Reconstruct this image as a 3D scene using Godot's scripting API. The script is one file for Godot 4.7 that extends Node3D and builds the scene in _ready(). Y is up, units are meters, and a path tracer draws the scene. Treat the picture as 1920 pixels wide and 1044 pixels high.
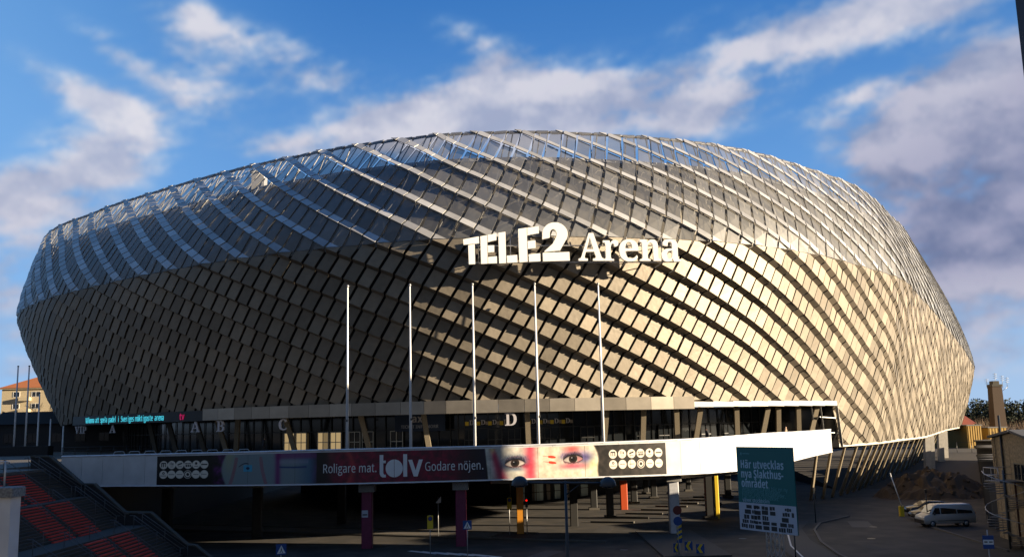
extends Node3D
const SKY_TURN := 180.0
const CLOUDS := [
	[-23.7,15.6,3.14,1.46,0.12,0.85,0.10], [-27.1,13.3,2.74,0.80,0.06,0.80,0.25], [-25.7,11.8,4.00,1.10,-0.02,0.60,0.35], [-24.9,18.3,3.56,0.80,-0.41,0.70,0.05],
	[-22.5,20.3,3.04,0.73,-0.51,0.80,0.05], [-23.2,17.8,2.24,0.95,-0.20,0.70,0.10], [-22.6,16.1,2.22,1.83,-0.02,0.50,0.10], [-23.7,14.3,2.57,1.46,0.15,0.55,0.25],
	[-26.1,13.8,3.30,0.91,0.19,0.60,0.20], [-27.8,12.5,2.19,0.91,0.06,0.60,0.30], [-28.0,11.4,2.18,0.91,-0.02,0.50,0.30], [-17.8,20.3,3.42,1.46,-0.37,0.40,0.20],
	[-18.6,18.6,2.26,1.39,-0.28,0.55,0.15], [-16.6,22.0,4.61,1.24,-0.27,0.62,0.15], [-12.8,21.3,4.20,1.02,-0.23,0.60,0.20], [-13.4,20.0,2.27,0.66,-0.11,0.35,0.20],
	[-11.2,20.4,2.66,0.73,-0.02,0.40,0.20], [-18.8,23.1,0.97,1.10,-0.02,0.50,0.10], [-2.3,22.7,2.32,0.80,-0.28,0.65,0.15], [-0.7,21.2,2.67,1.02,0.24,0.45,0.30],
	[0.2,18.3,8.25,1.83,0.05,0.90,0.25], [-6.4,17.4,5.60,1.46,0.12,0.75,0.25], [-3.4,18.9,4.52,1.65,0.33,0.80,0.15], [1.6,19.0,5.65,1.76,0.19,0.95,0.20],
	[5.8,18.4,7.13,1.65,0.12,0.95,0.30], [12.2,17.6,4.48,1.46,0.29,0.80,0.30], [13.9,18.6,2.25,0.66,0.41,0.60,0.20], [-8.3,17.5,2.99,1.02,0.15,0.80,0.20],
	[-12.8,16.3,3.34,0.73,0.06,0.70,0.35], [8.8,19.9,2.27,0.59,0.24,0.40,0.25], [11.3,22.8,1.93,0.51,0.33,0.35,0.20], [14.7,21.6,4.98,1.24,0.33,0.62,0.25],
	[18.4,21.6,4.98,1.32,0.26,0.60,0.20], [22.0,21.9,5.76,1.39,0.22,0.95,0.20], [26.0,21.8,4.22,1.17,0.19,0.85,0.20], [19.3,17.5,2.24,0.66,0.24,0.70,0.15],
	[21.1,17.9,1.50,0.51,0.33,0.50,0.15], [18.9,16.4,1.48,0.48,0.15,0.60,0.15], [18.3,15.4,1.11,0.37,0.06,0.40,0.20], [26.4,18.1,2.25,1.39,0.50,0.85,0.30],
	[24.4,16.7,4.46,1.83,0.41,0.90,0.50], [27.5,15.6,4.81,2.56,0.41,1.00,0.75], [24.7,13.8,5.50,2.01,0.24,1.00,0.80], [28.2,11.9,4.73,2.93,0.24,1.10,0.95],
	[24.9,10.0,4.34,1.10,0.12,0.80,0.90], [27.4,8.5,5.40,1.83,0.15,1.10,0.95], [26.2,6.7,5.02,1.02,0.08,0.85,0.50], [27.1,4.9,5.00,1.10,0.05,0.90,0.55],
	[26.1,2.7,4.28,0.91,0.03,0.70,0.40], [22.9,14.9,2.58,1.02,0.33,0.50,0.50], [20.9,15.5,2.22,0.88,0.24,0.35,0.30], [-27.9,8.8,2.16,1.02,0.06,0.70,0.35],
	[-27.7,10.2,2.53,0.80,-0.02,0.60,0.40], [-27.8,7.0,2.15,0.80,-0.02,0.70,0.50], [-27.7,5.2,2.50,0.73,-0.02,0.60,0.35], [-27.4,3.5,2.85,0.59,-0.02,0.55,0.40],
	[28.9,19.0,2.26,0.73,0.41,0.50,0.30]]

# ---------------------------------------------------------------- helpers
const EYE := 10.8
var used := {}
var M := {}
var rng := RandomNumberGenerator.new()

func numbered(called: String) -> String:
	if not used.has(called):
		used[called] = 0
		return called
	used[called] += 1
	return "%s_%03d" % [called, used[called]]

func tag(o: Node, label := "", category := "", group := "", kind := "") -> void:
	if label != "": o.set_meta("label", label)
	if category != "": o.set_meta("category", category)
	if group != "": o.set_meta("group", group)
	if kind != "": o.set_meta("kind", kind)

func thing(called: String, label: String, category: String, at := Vector3.ZERO, turn := 0.0, group := "") -> Node3D:
	var o := Node3D.new()
	o.name = numbered(called)
	add_child(o)
	o.position = at
	o.rotation.y = turn
	tag(o, label, category, group)
	return o

func copy_of(o: Node3D, at: Vector3, turn: float, label: String) -> Node3D:
	var c: Node3D = o.duplicate()
	c.name = numbered(String(o.name))
	add_child(c)
	c.position = at
	c.rotation.y = turn
	if label != "": c.set_meta("label", label)
	return c

func mb() -> SurfaceTool:
	var st := SurfaceTool.new()
	st.begin(Mesh.PRIMITIVE_TRIANGLES)
	st.set_smooth_group(-1)
	return st

func smooth() -> SurfaceTool:
	var st := SurfaceTool.new()
	st.begin(Mesh.PRIMITIVE_TRIANGLES)
	st.set_smooth_group(0)
	return st

func build(st: SurfaceTool, called: String, mat: Material, parent: Node = self) -> MeshInstance3D:
	st.index()
	st.generate_normals()
	var o := MeshInstance3D.new()
	o.mesh = st.commit()
	o.name = called
	o.material_override = mat
	parent.add_child(o, true)
	return o

func tri(st: SurfaceTool, a: Vector3, b: Vector3, c: Vector3) -> void:   # counter-clockwise seen from outside
	st.add_vertex(a); st.add_vertex(c); st.add_vertex(b)

func quad(st: SurfaceTool, a: Vector3, b: Vector3, c: Vector3, d: Vector3) -> void:
	tri(st, a, b, c); tri(st, a, c, d)

func quad_uv(st: SurfaceTool, a: Vector3, b: Vector3, c: Vector3, d: Vector3, ua: Vector2, ub: Vector2, uc: Vector2, ud: Vector2) -> void:
	var v := [a, c, b, a, d, c]
	var u := [ua, uc, ub, ua, ud, uc]
	for k in 6:
		st.set_uv(u[k]); st.add_vertex(v[k])

func hexa(st: SurfaceTool, lo: Array, hi: Array) -> void:                 # lo, hi: 4 points each, counter-clockwise seen from above
	quad(st, lo[3], lo[2], lo[1], lo[0])
	quad(st, hi[0], hi[1], hi[2], hi[3])
	for k in 4:
		var n := (k + 1) % 4
		quad(st, lo[k], lo[n], hi[n], hi[k])

func box(st: SurfaceTool, c: Vector3, s: Vector3, b := Basis()) -> void:
	var h := s * 0.5
	var lo := []
	var hi := []
	for q in [Vector2(-1, 1), Vector2(1, 1), Vector2(1, -1), Vector2(-1, -1)]:
		lo.append(c + b * Vector3(q.x * h.x, -h.y, q.y * h.z))
		hi.append(c + b * Vector3(q.x * h.x, h.y, q.y * h.z))
	hexa(st, lo, hi)

func box_at(st: SurfaceTool, x0: float, y0: float, z0: float, x1: float, y1: float, z1: float) -> void:
	box(st, Vector3(x0 + x1, y0 + y1, z0 + z1) * 0.5, Vector3(absf(x1 - x0), absf(y1 - y0), absf(z1 - z0)))

func bevel_box(st: SurfaceTool, c: Vector3, s: Vector3, r: float, b := Basis()) -> void:  # box with chamfered vertical edges and top
	var h := s * 0.5
	var ring := []
	for q in [[-1, 1], [1, 1], [1, -1], [-1, -1]]:
		var sx: float = q[0]
		var sz: float = q[1]
		var p1 := Vector2(sx * h.x, sz * (h.z - r))
		var p2 := Vector2(sx * (h.x - r), sz * h.z)
		if sx * sz < 0: ring.append(p1); ring.append(p2)
		else: ring.append(p2); ring.append(p1)
	# order: make counter-clockwise seen from above
	ring = [Vector2(-h.x, h.z - r), Vector2(-h.x + r, h.z), Vector2(h.x - r, h.z), Vector2(h.x, h.z - r), Vector2(h.x, -h.z + r), Vector2(h.x - r, -h.z), Vector2(-h.x + r, -h.z), Vector2(-h.x, -h.z + r)]
	var levels := [[-h.y, 1.0], [h.y - r, 1.0], [h.y, 1.0 - r / maxf(h.x, 0.01)]]
	for k in 8:
		var n := (k + 1) % 8
		for l in 2:
			var a: Vector2 = ring[k] * levels[l][1]
			var d: Vector2 = ring[n] * levels[l][1]
			var e: Vector2 = ring[n] * levels[l + 1][1]
			var f: Vector2 = ring[k] * levels[l + 1][1]
			quad(st, c + b * Vector3(a.x, levels[l][0], a.y), c + b * Vector3(d.x, levels[l][0], d.y), c + b * Vector3(e.x, levels[l + 1][0], e.y), c + b * Vector3(f.x, levels[l + 1][0], f.y))
		var g: Vector2 = ring[k] * levels[2][1]
		var i: Vector2 = ring[n] * levels[2][1]
		tri(st, c + b * Vector3(0, h.y, 0), c + b * Vector3(g.x, h.y, g.y), c + b * Vector3(i.x, h.y, i.y))
		tri(st, c + b * Vector3(0, -h.y, 0), c + b * Vector3(ring[n].x, -h.y, ring[n].y), c + b * Vector3(ring[k].x, -h.y, ring[k].y))

func beam(st: SurfaceTool, a: Vector3, b: Vector3, w: float, h: float) -> void:
	var d := (b - a).normalized()
	var up := Vector3.UP if absf(d.y) < 0.9 else Vector3.BACK
	var r := d.cross(up).normalized()
	var u := r.cross(d).normalized()
	box(st, (a + b) * 0.5, Vector3(w, h, a.distance_to(b)), Basis(r, u, -d))

func tube(st: SurfaceTool, a: Vector3, b: Vector3, r0: float, r1 := -1.0, n := 8, caps := true) -> void:
	if r1 < 0: r1 = r0
	var d := (b - a).normalized()
	var r := d.cross(Vector3.UP if absf(d.y) < 0.9 else Vector3.BACK).normalized()
	var u := r.cross(d).normalized()
	for k in n:
		var p := TAU * k / n
		var q := TAU * (k + 1) / n
		var c0 := r * cos(p) + u * sin(p)
		var c1 := r * cos(q) + u * sin(q)
		quad(st, a + c0 * r0, a + c1 * r0, b + c1 * r1, b + c0 * r1)
		if caps:
			tri(st, b, b + c0 * r1, b + c1 * r1)
			tri(st, a, a + c1 * r0, a + c0 * r0)

func path(st: SurfaceTool, pts: Array, r: float, n := 6) -> void:
	for k in pts.size() - 1:
		tube(st, pts[k], pts[k + 1], r, r, n)

func lathe(st: SurfaceTool, c: Vector3, prof: Array, n := 16) -> void:   # prof: [radius, y] going up
	for l in prof.size() - 1:
		for k in n:
			var p := TAU * k / n
			var q := TAU * (k + 1) / n
			var d0 := Vector3(cos(p), 0, -sin(p))
			var d1 := Vector3(cos(q), 0, -sin(q))
			var a: float = prof[l][0]
			var b: float = prof[l + 1][0]
			var ya := Vector3(0, prof[l][1], 0)
			var yb := Vector3(0, prof[l + 1][1], 0)
			if a > 0.0001: tri(st, c + d0 * a + ya, c + d1 * a + ya, c + d1 * b + yb)
			if b > 0.0001: tri(st, c + d0 * a + ya, c + d1 * b + yb, c + d0 * b + yb)

func prism(st: SurfaceTool, poly: PackedVector2Array, xf: Transform3D, depth: float) -> void:  # extruded from local z = 0 to depth
	var pl := poly.duplicate()
	if Geometry2D.is_polygon_clockwise(pl): pl.reverse()
	# godot calls a y-down clockwise order: test the sign of the area
	var area := 0.0
	for k in pl.size():
		area += pl[k].cross(pl[(k + 1) % pl.size()])
	if area < 0: pl.reverse()
	var idx := Geometry2D.triangulate_polygon(pl)
	for k in range(0, idx.size(), 3):
		var a := pl[idx[k]]
		var b := pl[idx[k + 1]]
		var c := pl[idx[k + 2]]
		if (b - a).cross(c - a) < 0:
			var t := b
			b = c
			c = t
		tri(st, xf * Vector3(a.x, a.y, depth), xf * Vector3(b.x, b.y, depth), xf * Vector3(c.x, c.y, depth))
		tri(st, xf * Vector3(a.x, a.y, 0), xf * Vector3(c.x, c.y, 0), xf * Vector3(b.x, b.y, 0))
	for k in pl.size():
		var a := pl[k]
		var b := pl[(k + 1) % pl.size()]
		quad(st, xf * Vector3(a.x, a.y, 0), xf * Vector3(b.x, b.y, 0), xf * Vector3(b.x, b.y, depth), xf * Vector3(a.x, a.y, depth))

func lettering(called: String, text: String, face: Font, height: float, depth: float, mat: Material, parent: Node, at: Vector3, b := Basis(), stretch := 1.0, centre := true) -> MeshInstance3D:
	var t := TextMesh.new()
	t.text = text
	t.font = face
	t.font_size = 64
	t.pixel_size = height / 64.0 * 1.38
	t.depth = depth
	t.curve_step = 2.0
	t.horizontal_alignment = HORIZONTAL_ALIGNMENT_CENTER if centre else HORIZONTAL_ALIGNMENT_LEFT
	t.vertical_alignment = VERTICAL_ALIGNMENT_CENTER
	var o := MeshInstance3D.new()
	o.mesh = t
	o.name = called
	o.material_override = mat
	parent.add_child(o, true)
	o.transform = Transform3D(b.scaled_local(Vector3(stretch, 1, 1)), at)
	return o

func noise_tex(seed: int, freq: float, c0: Color, c1: Color, oct := 4, size := 512) -> NoiseTexture2D:
	var n := FastNoiseLite.new()
	n.seed = seed
	n.frequency = freq
	n.noise_type = FastNoiseLite.TYPE_SIMPLEX_SMOOTH
	n.fractal_octaves = oct
	var g := Gradient.new()
	g.set_color(0, c0)
	g.set_color(1, c1)
	var t := NoiseTexture2D.new()
	t.width = size
	t.height = size
	t.seamless = true
	t.noise = n
	t.color_ramp = g
	return t

func flat(c: Color, rough := 0.8, metal := 0.0) -> StandardMaterial3D:    # c: linear base colour
	var m := StandardMaterial3D.new()
	m.albedo_color = c.linear_to_srgb()
	m.roughness = rough
	m.metallic = metal
	return m

func grained(c: Color, rough: float, metal: float, tex: Texture2D, scale: float) -> StandardMaterial3D:
	var m := flat(c, rough, metal)
	m.albedo_texture = tex
	m.uv1_triplanar = true
	m.uv1_world_triplanar = true
	m.uv1_scale = Vector3.ONE * scale
	return m

func glow(c: Color, e: float) -> StandardMaterial3D:
	var m := flat(Color(0.02, 0.02, 0.02), 0.5)
	m.emission_enabled = true
	m.emission = c
	m.emission_energy_multiplier = e
	return m

func L(v: float) -> Color: return Color(v, v, v)

# ---------------------------------------------------------------- sky
func gauss(x: float, y: float, c: Array) -> float:
	var dx: float = x - c[0]
	var dy: float = y - c[1]
	var a: float = c[4]
	var u := (dx * cos(a) + dy * sin(a)) / float(c[2])
	var v := (-dx * sin(a) + dy * cos(a)) / float(c[3])
	var q := u * u + v * v
	return 0.0 if q > 6.0 else exp(-q) * float(c[5])

func sky_image() -> Image:
	var W := 2048
	var H := 1024
	var im := Image.create(W, H, false, Image.FORMAT_RGB8)
	im.fill(Color(0.16, 0.15, 0.15))
	var n := FastNoiseLite.new()
	n.seed = 11
	n.frequency = 8.0
	n.fractal_octaves = 5
	n.fractal_gain = 0.55
	n.noise_type = FastNoiseLite.TYPE_SIMPLEX_SMOOTH
	n.domain_warp_enabled = true
	n.domain_warp_amplitude = 0.06
	n.domain_warp_frequency = 4.0
	var n3 := FastNoiseLite.new()
	n3.seed = 23
	n3.frequency = 32.0
	n3.fractal_octaves = 4
	var n2 := FastNoiseLite.new()
	n2.seed = 5
	n2.frequency = 2.2
	n2.fractal_octaves = 4
	# drifting clouds: azimuth, elevation, half width, half height, tilt (degrees but tilt radians), amount, greyness
	var clouds := CLOUDS
	for y in H / 2 + 12:
		var el := 90.0 - (y + 0.5) * 180.0 / H
		var ce := cos(deg_to_rad(el))
		var se := sin(deg_to_rad(el))
		for x in W:
			var az := (x + 0.5) * 360.0 / W - 180.0 + SKY_TURN
			if az > 180.0: az -= 360.0
			if az < -180.0: az += 360.0
			var near_view := absf(az) < 40.0 and el < 36.0
			if not near_view and ((x | y) & 1) == 1 and y > 0 and x > 0:
				im.set_pixel(x, y, im.get_pixel(x & ~1, y & ~1))
				continue
			var a := deg_to_rad(az)
			var d := Vector3(sin(a) * ce, se, -cos(a) * ce)
			# clear air: deep blue above, paler near the horizon and to the left
			var t := clampf(el / 30.0, 0.0, 1.0)
			var air := Color(0.62, 0.76, 0.92).lerp(Color(0.36, 0.61, 0.89), smoothstep(0.0, 0.42, t)).lerp(Color(0.115, 0.395, 0.735), smoothstep(0.3, 1.0, t))
			air = air.lerp(Color(0.48, 0.72, 0.96), 0.5 * smoothstep(-8.0, -34.0, az) * (1.0 - smoothstep(45.0, 90.0, absf(az))))
			air = air.lerp(Color(0.10, 0.33, 0.66), smoothstep(35.0, 80.0, el) * 0.7)
			air = air.lerp(Color(0.40, 0.41, 0.43), 0.75 * smoothstep(50.0, 110.0, absf(az)) * (1.0 - smoothstep(20.0, 75.0, el)))
			var f := n.get_noise_3d(d.x, d.y * 2.1, d.z)
			var wisp := n3.get_noise_3d(d.x * 0.7 + d.y * 0.8, d.y * 2.6 - d.x * 0.9, d.z)
			var cover := 0.0
			var grey := 0.0
			if absf(az) < 46.0 and el < 40.0:
				for c in clouds:
					var k := gauss(az, el, c)
					cover += k
					grey += k * float(c[6])
				grey = grey / maxf(cover, 0.001)
			var away := smoothstep(34.0, 60.0, absf(az)) + smoothstep(28.0, 45.0, el)
			if away > 0.0:
				var g := n2.get_noise_3d(d.x * 1.2, d.y * 2.4, d.z * 1.2)
				cover += clampf(away, 0.0, 1.0) * clampf(g * 1.1 + 0.02, 0.0, 0.8)
				grey = lerpf(grey, 0.45, clampf(away, 0.0, 1.0))
			var q := smoothstep(0.03, 1.25, cover * (1.0 + 0.6 * f) + (0.38 * f + 0.42 * wisp) * smoothstep(0.0, 0.4, cover))
			if q > 0.003:
				var f2 := n.get_noise_3d(d.x + 0.03, d.y * 2.1 - 0.05, d.z)
				var lit := clampf(0.55 + (f - f2) * 1.1, 0.0, 1.0)
				var col := Color(0.70, 0.73, 0.84).lerp(Color(0.93, 0.91, 0.93), lit)
				col = col.lerp(Color(0.40, 0.44, 0.60).lerp(Color(0.62, 0.61, 0.73), lit), clampf(grey, 0.0, 1.0))
				air = air.lerp(col, q * 0.93)
			air = air.lerp(Color.from_hsv(air.h, air.s * 0.85, air.v), 1.0)
			if el < 0.0: air = air.lerp(Color(0.3, 0.32, 0.36), clampf(-el / 2.0, 0.0, 1.0))
			im.set_pixel(x, y, air)
	return im

func setup() -> void:
	rng.seed = 20210228
	var cam := Camera3D.new()
	cam.name = "camera"
	add_child(cam)
	cam.position = Vector3(0, EYE, 0)
	cam.rotation_order = EULER_ORDER_YXZ
	cam.rotation = Vector3(deg_to_rad(8.6), 0, deg_to_rad(-1.26))
	cam.fov = 32.35
	cam.near = 0.1
	cam.far = 3000.0
	cam.current = true
	var we := WorldEnvironment.new()
	we.name = "environment"
	var e := Environment.new()
	e.background_mode = Environment.BG_SKY
	e.tonemap_mode = Environment.TONE_MAPPER_LINEAR
	e.tonemap_exposure = 3.1
	e.sdfgi_enabled = true
	e.ssao_enabled = true
	e.ssil_enabled = true
	var sky := Sky.new()
	var pano := PanoramaSkyMaterial.new()
	pano.panorama = ImageTexture.create_from_image(sky_image())
	pano.energy_multiplier = 0.323
	sky.sky_material = pano
	e.sky = sky
	we.environment = e
	add_child(we)
	var sun := DirectionalLight3D.new()
	sun.name = "sun"
	sun.light_color = Color(1.0, 0.915, 0.785)
	sun.light_energy = 1.6
	sun.light_angular_distance = 0.5
	sun.shadow_enabled = true
	add_child(sun)
	var az := deg_to_rad(75.5)
	var el := deg_to_rad(10.0)
	sun.look_at_from_position(Vector3(sin(az) * cos(el), sin(el), cos(az) * cos(el)), Vector3.ZERO)

func materials() -> void:
	var streak := noise_tex(3, 0.012, Color(0.88, 0.88, 0.88), Color(1, 1, 1), 4)
	var grit := noise_tex(7, 0.05, Color(0.62, 0.62, 0.62), Color(1, 1, 1), 6)
	var buckle := noise_tex(21, 0.02, Color.BLACK, Color.WHITE, 2, 512)
	buckle.color_ramp = null
	buckle.as_normal_map = true
	buckle.bump_strength = 6.0
	var tones := [0.78, 0.96, 1.16]
	for k in 3:
		var t: float = tones[k]
		M["skin_0_%d" % k] = grained(Color(0.255, 0.22, 0.172) * t, 0.53 + 0.04 * k, 0.38, streak, 0.13)
		M["skin_0_%d" % k].normal_enabled = true
		M["skin_0_%d" % k].normal_texture = buckle
		M["skin_0_%d" % k].normal_scale = 0.13
		for r in [1, 2]:
			var m := grained(Color(0.235, 0.235, 0.235) * t, 0.44 + 0.03 * k, 0.4, streak, 0.13)
			m.transparency = BaseMaterial3D.TRANSPARENCY_ALPHA
			m.albedo_color.a = 0.70 if r == 1 else 0.55
			M["skin_%d_%d" % [r, k]] = m
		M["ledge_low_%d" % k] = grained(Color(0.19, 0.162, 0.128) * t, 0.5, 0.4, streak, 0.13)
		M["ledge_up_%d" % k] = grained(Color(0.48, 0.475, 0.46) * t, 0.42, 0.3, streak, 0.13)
		M["canopy_%d" % k] = grained(Color(0.34, 0.305, 0.255) * t, 0.32 + 0.04 * k, 0.45, streak, 0.1)
	M.inner_up = grained(Color(0.36, 0.33, 0.28), 0.6, 0.1, streak, 0.2)
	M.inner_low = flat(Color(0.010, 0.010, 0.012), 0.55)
	M.roof = flat(L(0.1), 0.9)
	M.coping = flat(L(0.75), 0.6)
	M.steel = flat(L(0.36), 0.45, 0.4)
	M.beam_white = grained(Color(0.5, 0.47, 0.42), 0.55, 0.0, streak, 0.2)
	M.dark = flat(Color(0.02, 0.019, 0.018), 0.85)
	M.front_glass = flat(Color(0.012, 0.014, 0.016), 0.08)
	M.frame_dark = flat(L(0.04), 0.4, 0.4)
	M.door_frame = flat(Color(0.5, 0.46, 0.38), 0.35, 0.6)
	M.sun_glow_pane = glow(Color(1.0, 0.86, 0.62), 0.13)  # emission stands in for sun reflected on the door glass, no lamp inside
	M.sun_glow_pane_dim = glow(Color(1.0, 0.86, 0.62), 0.06)
	M.concrete_warm = grained(Color(0.28, 0.23, 0.155), 0.8, 0.0, grit, 0.4)
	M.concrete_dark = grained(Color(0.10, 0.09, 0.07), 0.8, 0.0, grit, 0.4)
	M.concrete = grained(Color(0.33, 0.32, 0.30), 0.85, 0.0, grit, 0.4)
	M.column_cream = grained(Color(0.62, 0.52, 0.37), 0.7, 0.0, grit, 0.4)
	M.pale_green = flat(Color(0.45, 0.55, 0.52), 0.4)
	M.plaster = grained(Color(0.45, 0.38, 0.3), 0.8, 0.0, grit, 0.3)
	M.asphalt = grained(Color(0.066, 0.053, 0.040), 0.88, 0.0, noise_tex(17, 0.006, Color(0.45, 0.45, 0.45), Color(1, 1, 1), 8, 1024), 0.045)
	more_materials(streak, grit)

func _ready() -> void:
	setup()
	materials()
	arena()
	rest_of_place()

# ---------------------------------------------------------------- the arena's plan: the widest ring of its skin
const PLAN := [[-40, -262], [-68, -215], [-78, -178], [-79.5, -158], [-74.5, -143.5], [-63.5, -129], [-52.7, -118.6], [-41.8, -109.4], [-31.6, -102.2], [-22.5, -97.2], [-13.4, -93.8], [-7, -92.3], [4.6, -92.3], [17.7, -95.5], [25.3, -99.2], [30.6, -103], [37.3, -109.3], [47.4, -121], [53.3, -129], [63, -146], [73.5, -163], [91.8, -194.5], [106.4, -224], [112, -256], [106, -285], [80, -302], [30, -306], [-12, -295]]
const RIM := 31.6
const LOW := -3.5
var tab: Array[Vector2] = []        # points every metre along the ring
var nrm: Array[Vector2] = []
var tab0 := 0.0

func make_plan() -> void:
	var pts: Array[Vector2] = []
	for p in PLAN: pts.append(Vector2(p[0], p[1]))
	var fine: Array[Vector2] = []
	for i in pts.size() - 1:
		var p0 := pts[maxi(i - 1, 0)]
		var p3 := pts[mini(i + 2, pts.size() - 1)]
		for k in 40:
			fine.append(pts[i].cubic_interpolate(pts[i + 1], p0, p3, k / 40.0))
	fine.append(pts[-1])
	var run: Array[float] = [0.0]
	var zero := 0.0
	for i in range(1, fine.size()):
		run.append(run[-1] + fine[i].distance_to(fine[i - 1]))
		if fine[i].y > -150 and fine[i - 1].x < 0.2 and fine[i].x >= 0.2: zero = run[-1]
	tab0 = ceilf(-zero)
	var j := 0
	var s := tab0
	while s + zero < run[-1]:
		while run[j + 1] < s + zero: j += 1
		tab.append(fine[j].lerp(fine[j + 1], (s + zero - run[j]) / maxf(run[j + 1] - run[j], 1e-5)))
		s += 1.0
	for i in tab.size():
		var d := tab[mini(i + 3, tab.size() - 1)] - tab[maxi(i - 3, 0)]
		nrm.append(Vector2(-d.y, d.x).normalized() * 1.0)
	for i in nrm.size():
		if nrm[i].dot(tab[i] - Vector2(10, -200)) < 0: nrm[i] = -nrm[i]

func plan(s: float) -> Vector2:
	var f := clampf(s - tab0, 0.0, tab.size() - 1.001)
	var i := int(f)
	return tab[i].lerp(tab[i + 1], f - i)

func out(s: float) -> Vector2:
	var f := clampf(s - tab0, 0.0, tab.size() - 1.001)
	var i := int(f)
	return nrm[i].lerp(nrm[i + 1], f - i)

func ramp(s: float, k: Array) -> float:
	for i in k.size() - 1:
		if s <= k[i + 1][0]:
			return lerpf(k[i][1], k[i + 1][1], clampf((s - k[i][0]) / (k[i + 1][0] - k[i][0]), 0.0, 1.0))
	return k[-1][1]

func crease(s: float) -> float: return ramp(s, [[72.0, 18.0], [90.0, 17.0], [100.0, 15.8], [125.0, 13.3], [155.0, 10.5], [190.0, 9.0]])
func set_top(s: float) -> float: return ramp(s, [[-120.0, 0.8], [-108.0, 1.8], [-98.0, 3.6], [-80.0, 6.6], [-60.0, 7.8], [-30.0, 9.0], [20.0, 9.0], [40.0, 7.0], [60.0, 5.2], [80.0, 4.0], [100.0, 4.2], [120.0, 5.5], [150.0, 7.0]])
func set_low(s: float) -> float: return ramp(s, [[20.0, 9.5], [48.0, 6.5], [60.0, 5.2], [100.0, 3.5], [150.0, 4.0]])

func edge(s: float) -> float:        # lower edge of the skin above eye level: lifted over the entrance terrace
	return ramp(s, [[-95.0, 1.2], [-60.0, 2.1], [-20.0, 2.35], [10.0, 2.3], [30.0, 1.9], [49.3, 1.75], [53.6, LOW], [100.0, LOW], [130.0, -2.8]])

func skin(s: float, w: float, off: float) -> Vector3:     # w: height over the crease
	var c := crease(s)
	var n := out(s)
	var p := plan(s)
	var back := 0.0
	var slope := 0.0
	if w < 0:
		var f := -w / (c - LOW)
		back = set_low(s) * pow(f, 1.25)
		slope = -set_low(s) / (c - LOW) * 1.25 * pow(f, 0.25)
	else:
		var f := w / (RIM - c)
		back = set_top(s) * pow(f, 1.4)
		slope = set_top(s) / (RIM - c) * 1.4 * pow(f, 0.4)
	var k := 1.0 / sqrt(1.0 + slope * slope)
	p -= n * back
	return Vector3(p.x + n.x * off * k, EYE + c + w + off * k * slope, p.y + n.y * off * k)

func ring(s: float, back: float, y: float) -> Vector3:    # a point of a ring set back from the widest one
	var p := plan(s) - out(s) * back
	return Vector3(p.x, y, p.y)

const GAP := 1.92
const STRIP := 5.76
const S0 := -8.0

func clip(poly: Array, f: Callable) -> Array:             # poly: Vector3(s, w, q); keeps f >= 0
	var r := []
	for i in poly.size():
		var a: Vector3 = poly[i]
		var b: Vector3 = poly[(i + 1) % poly.size()]
		var fa: float = f.call(a)
		var fb: float = f.call(b)
		if fa >= 0: r.append(a)
		if (fa >= 0) != (fb >= 0): r.append(a.lerp(b, fa / (fa - fb)))
	return r

func plate(st: SurfaceTool, poly: Array, off: Callable, thick: float) -> void:
	var fr: Array[Vector3] = []
	var bk: Array[Vector3] = []
	for p in poly:
		var o: float = off.call(p)
		fr.append(skin(p.x, p.y, o))
		bk.append(skin(p.x, p.y, o - thick))
	var n := fr.size()
	for k in range(1, n - 1):
		tri(st, fr[0], fr[k], fr[k + 1])
	for k in n:
		var m := (k + 1) % n
		quad(st, bk[k], bk[m], fr[m], fr[k])

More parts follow.
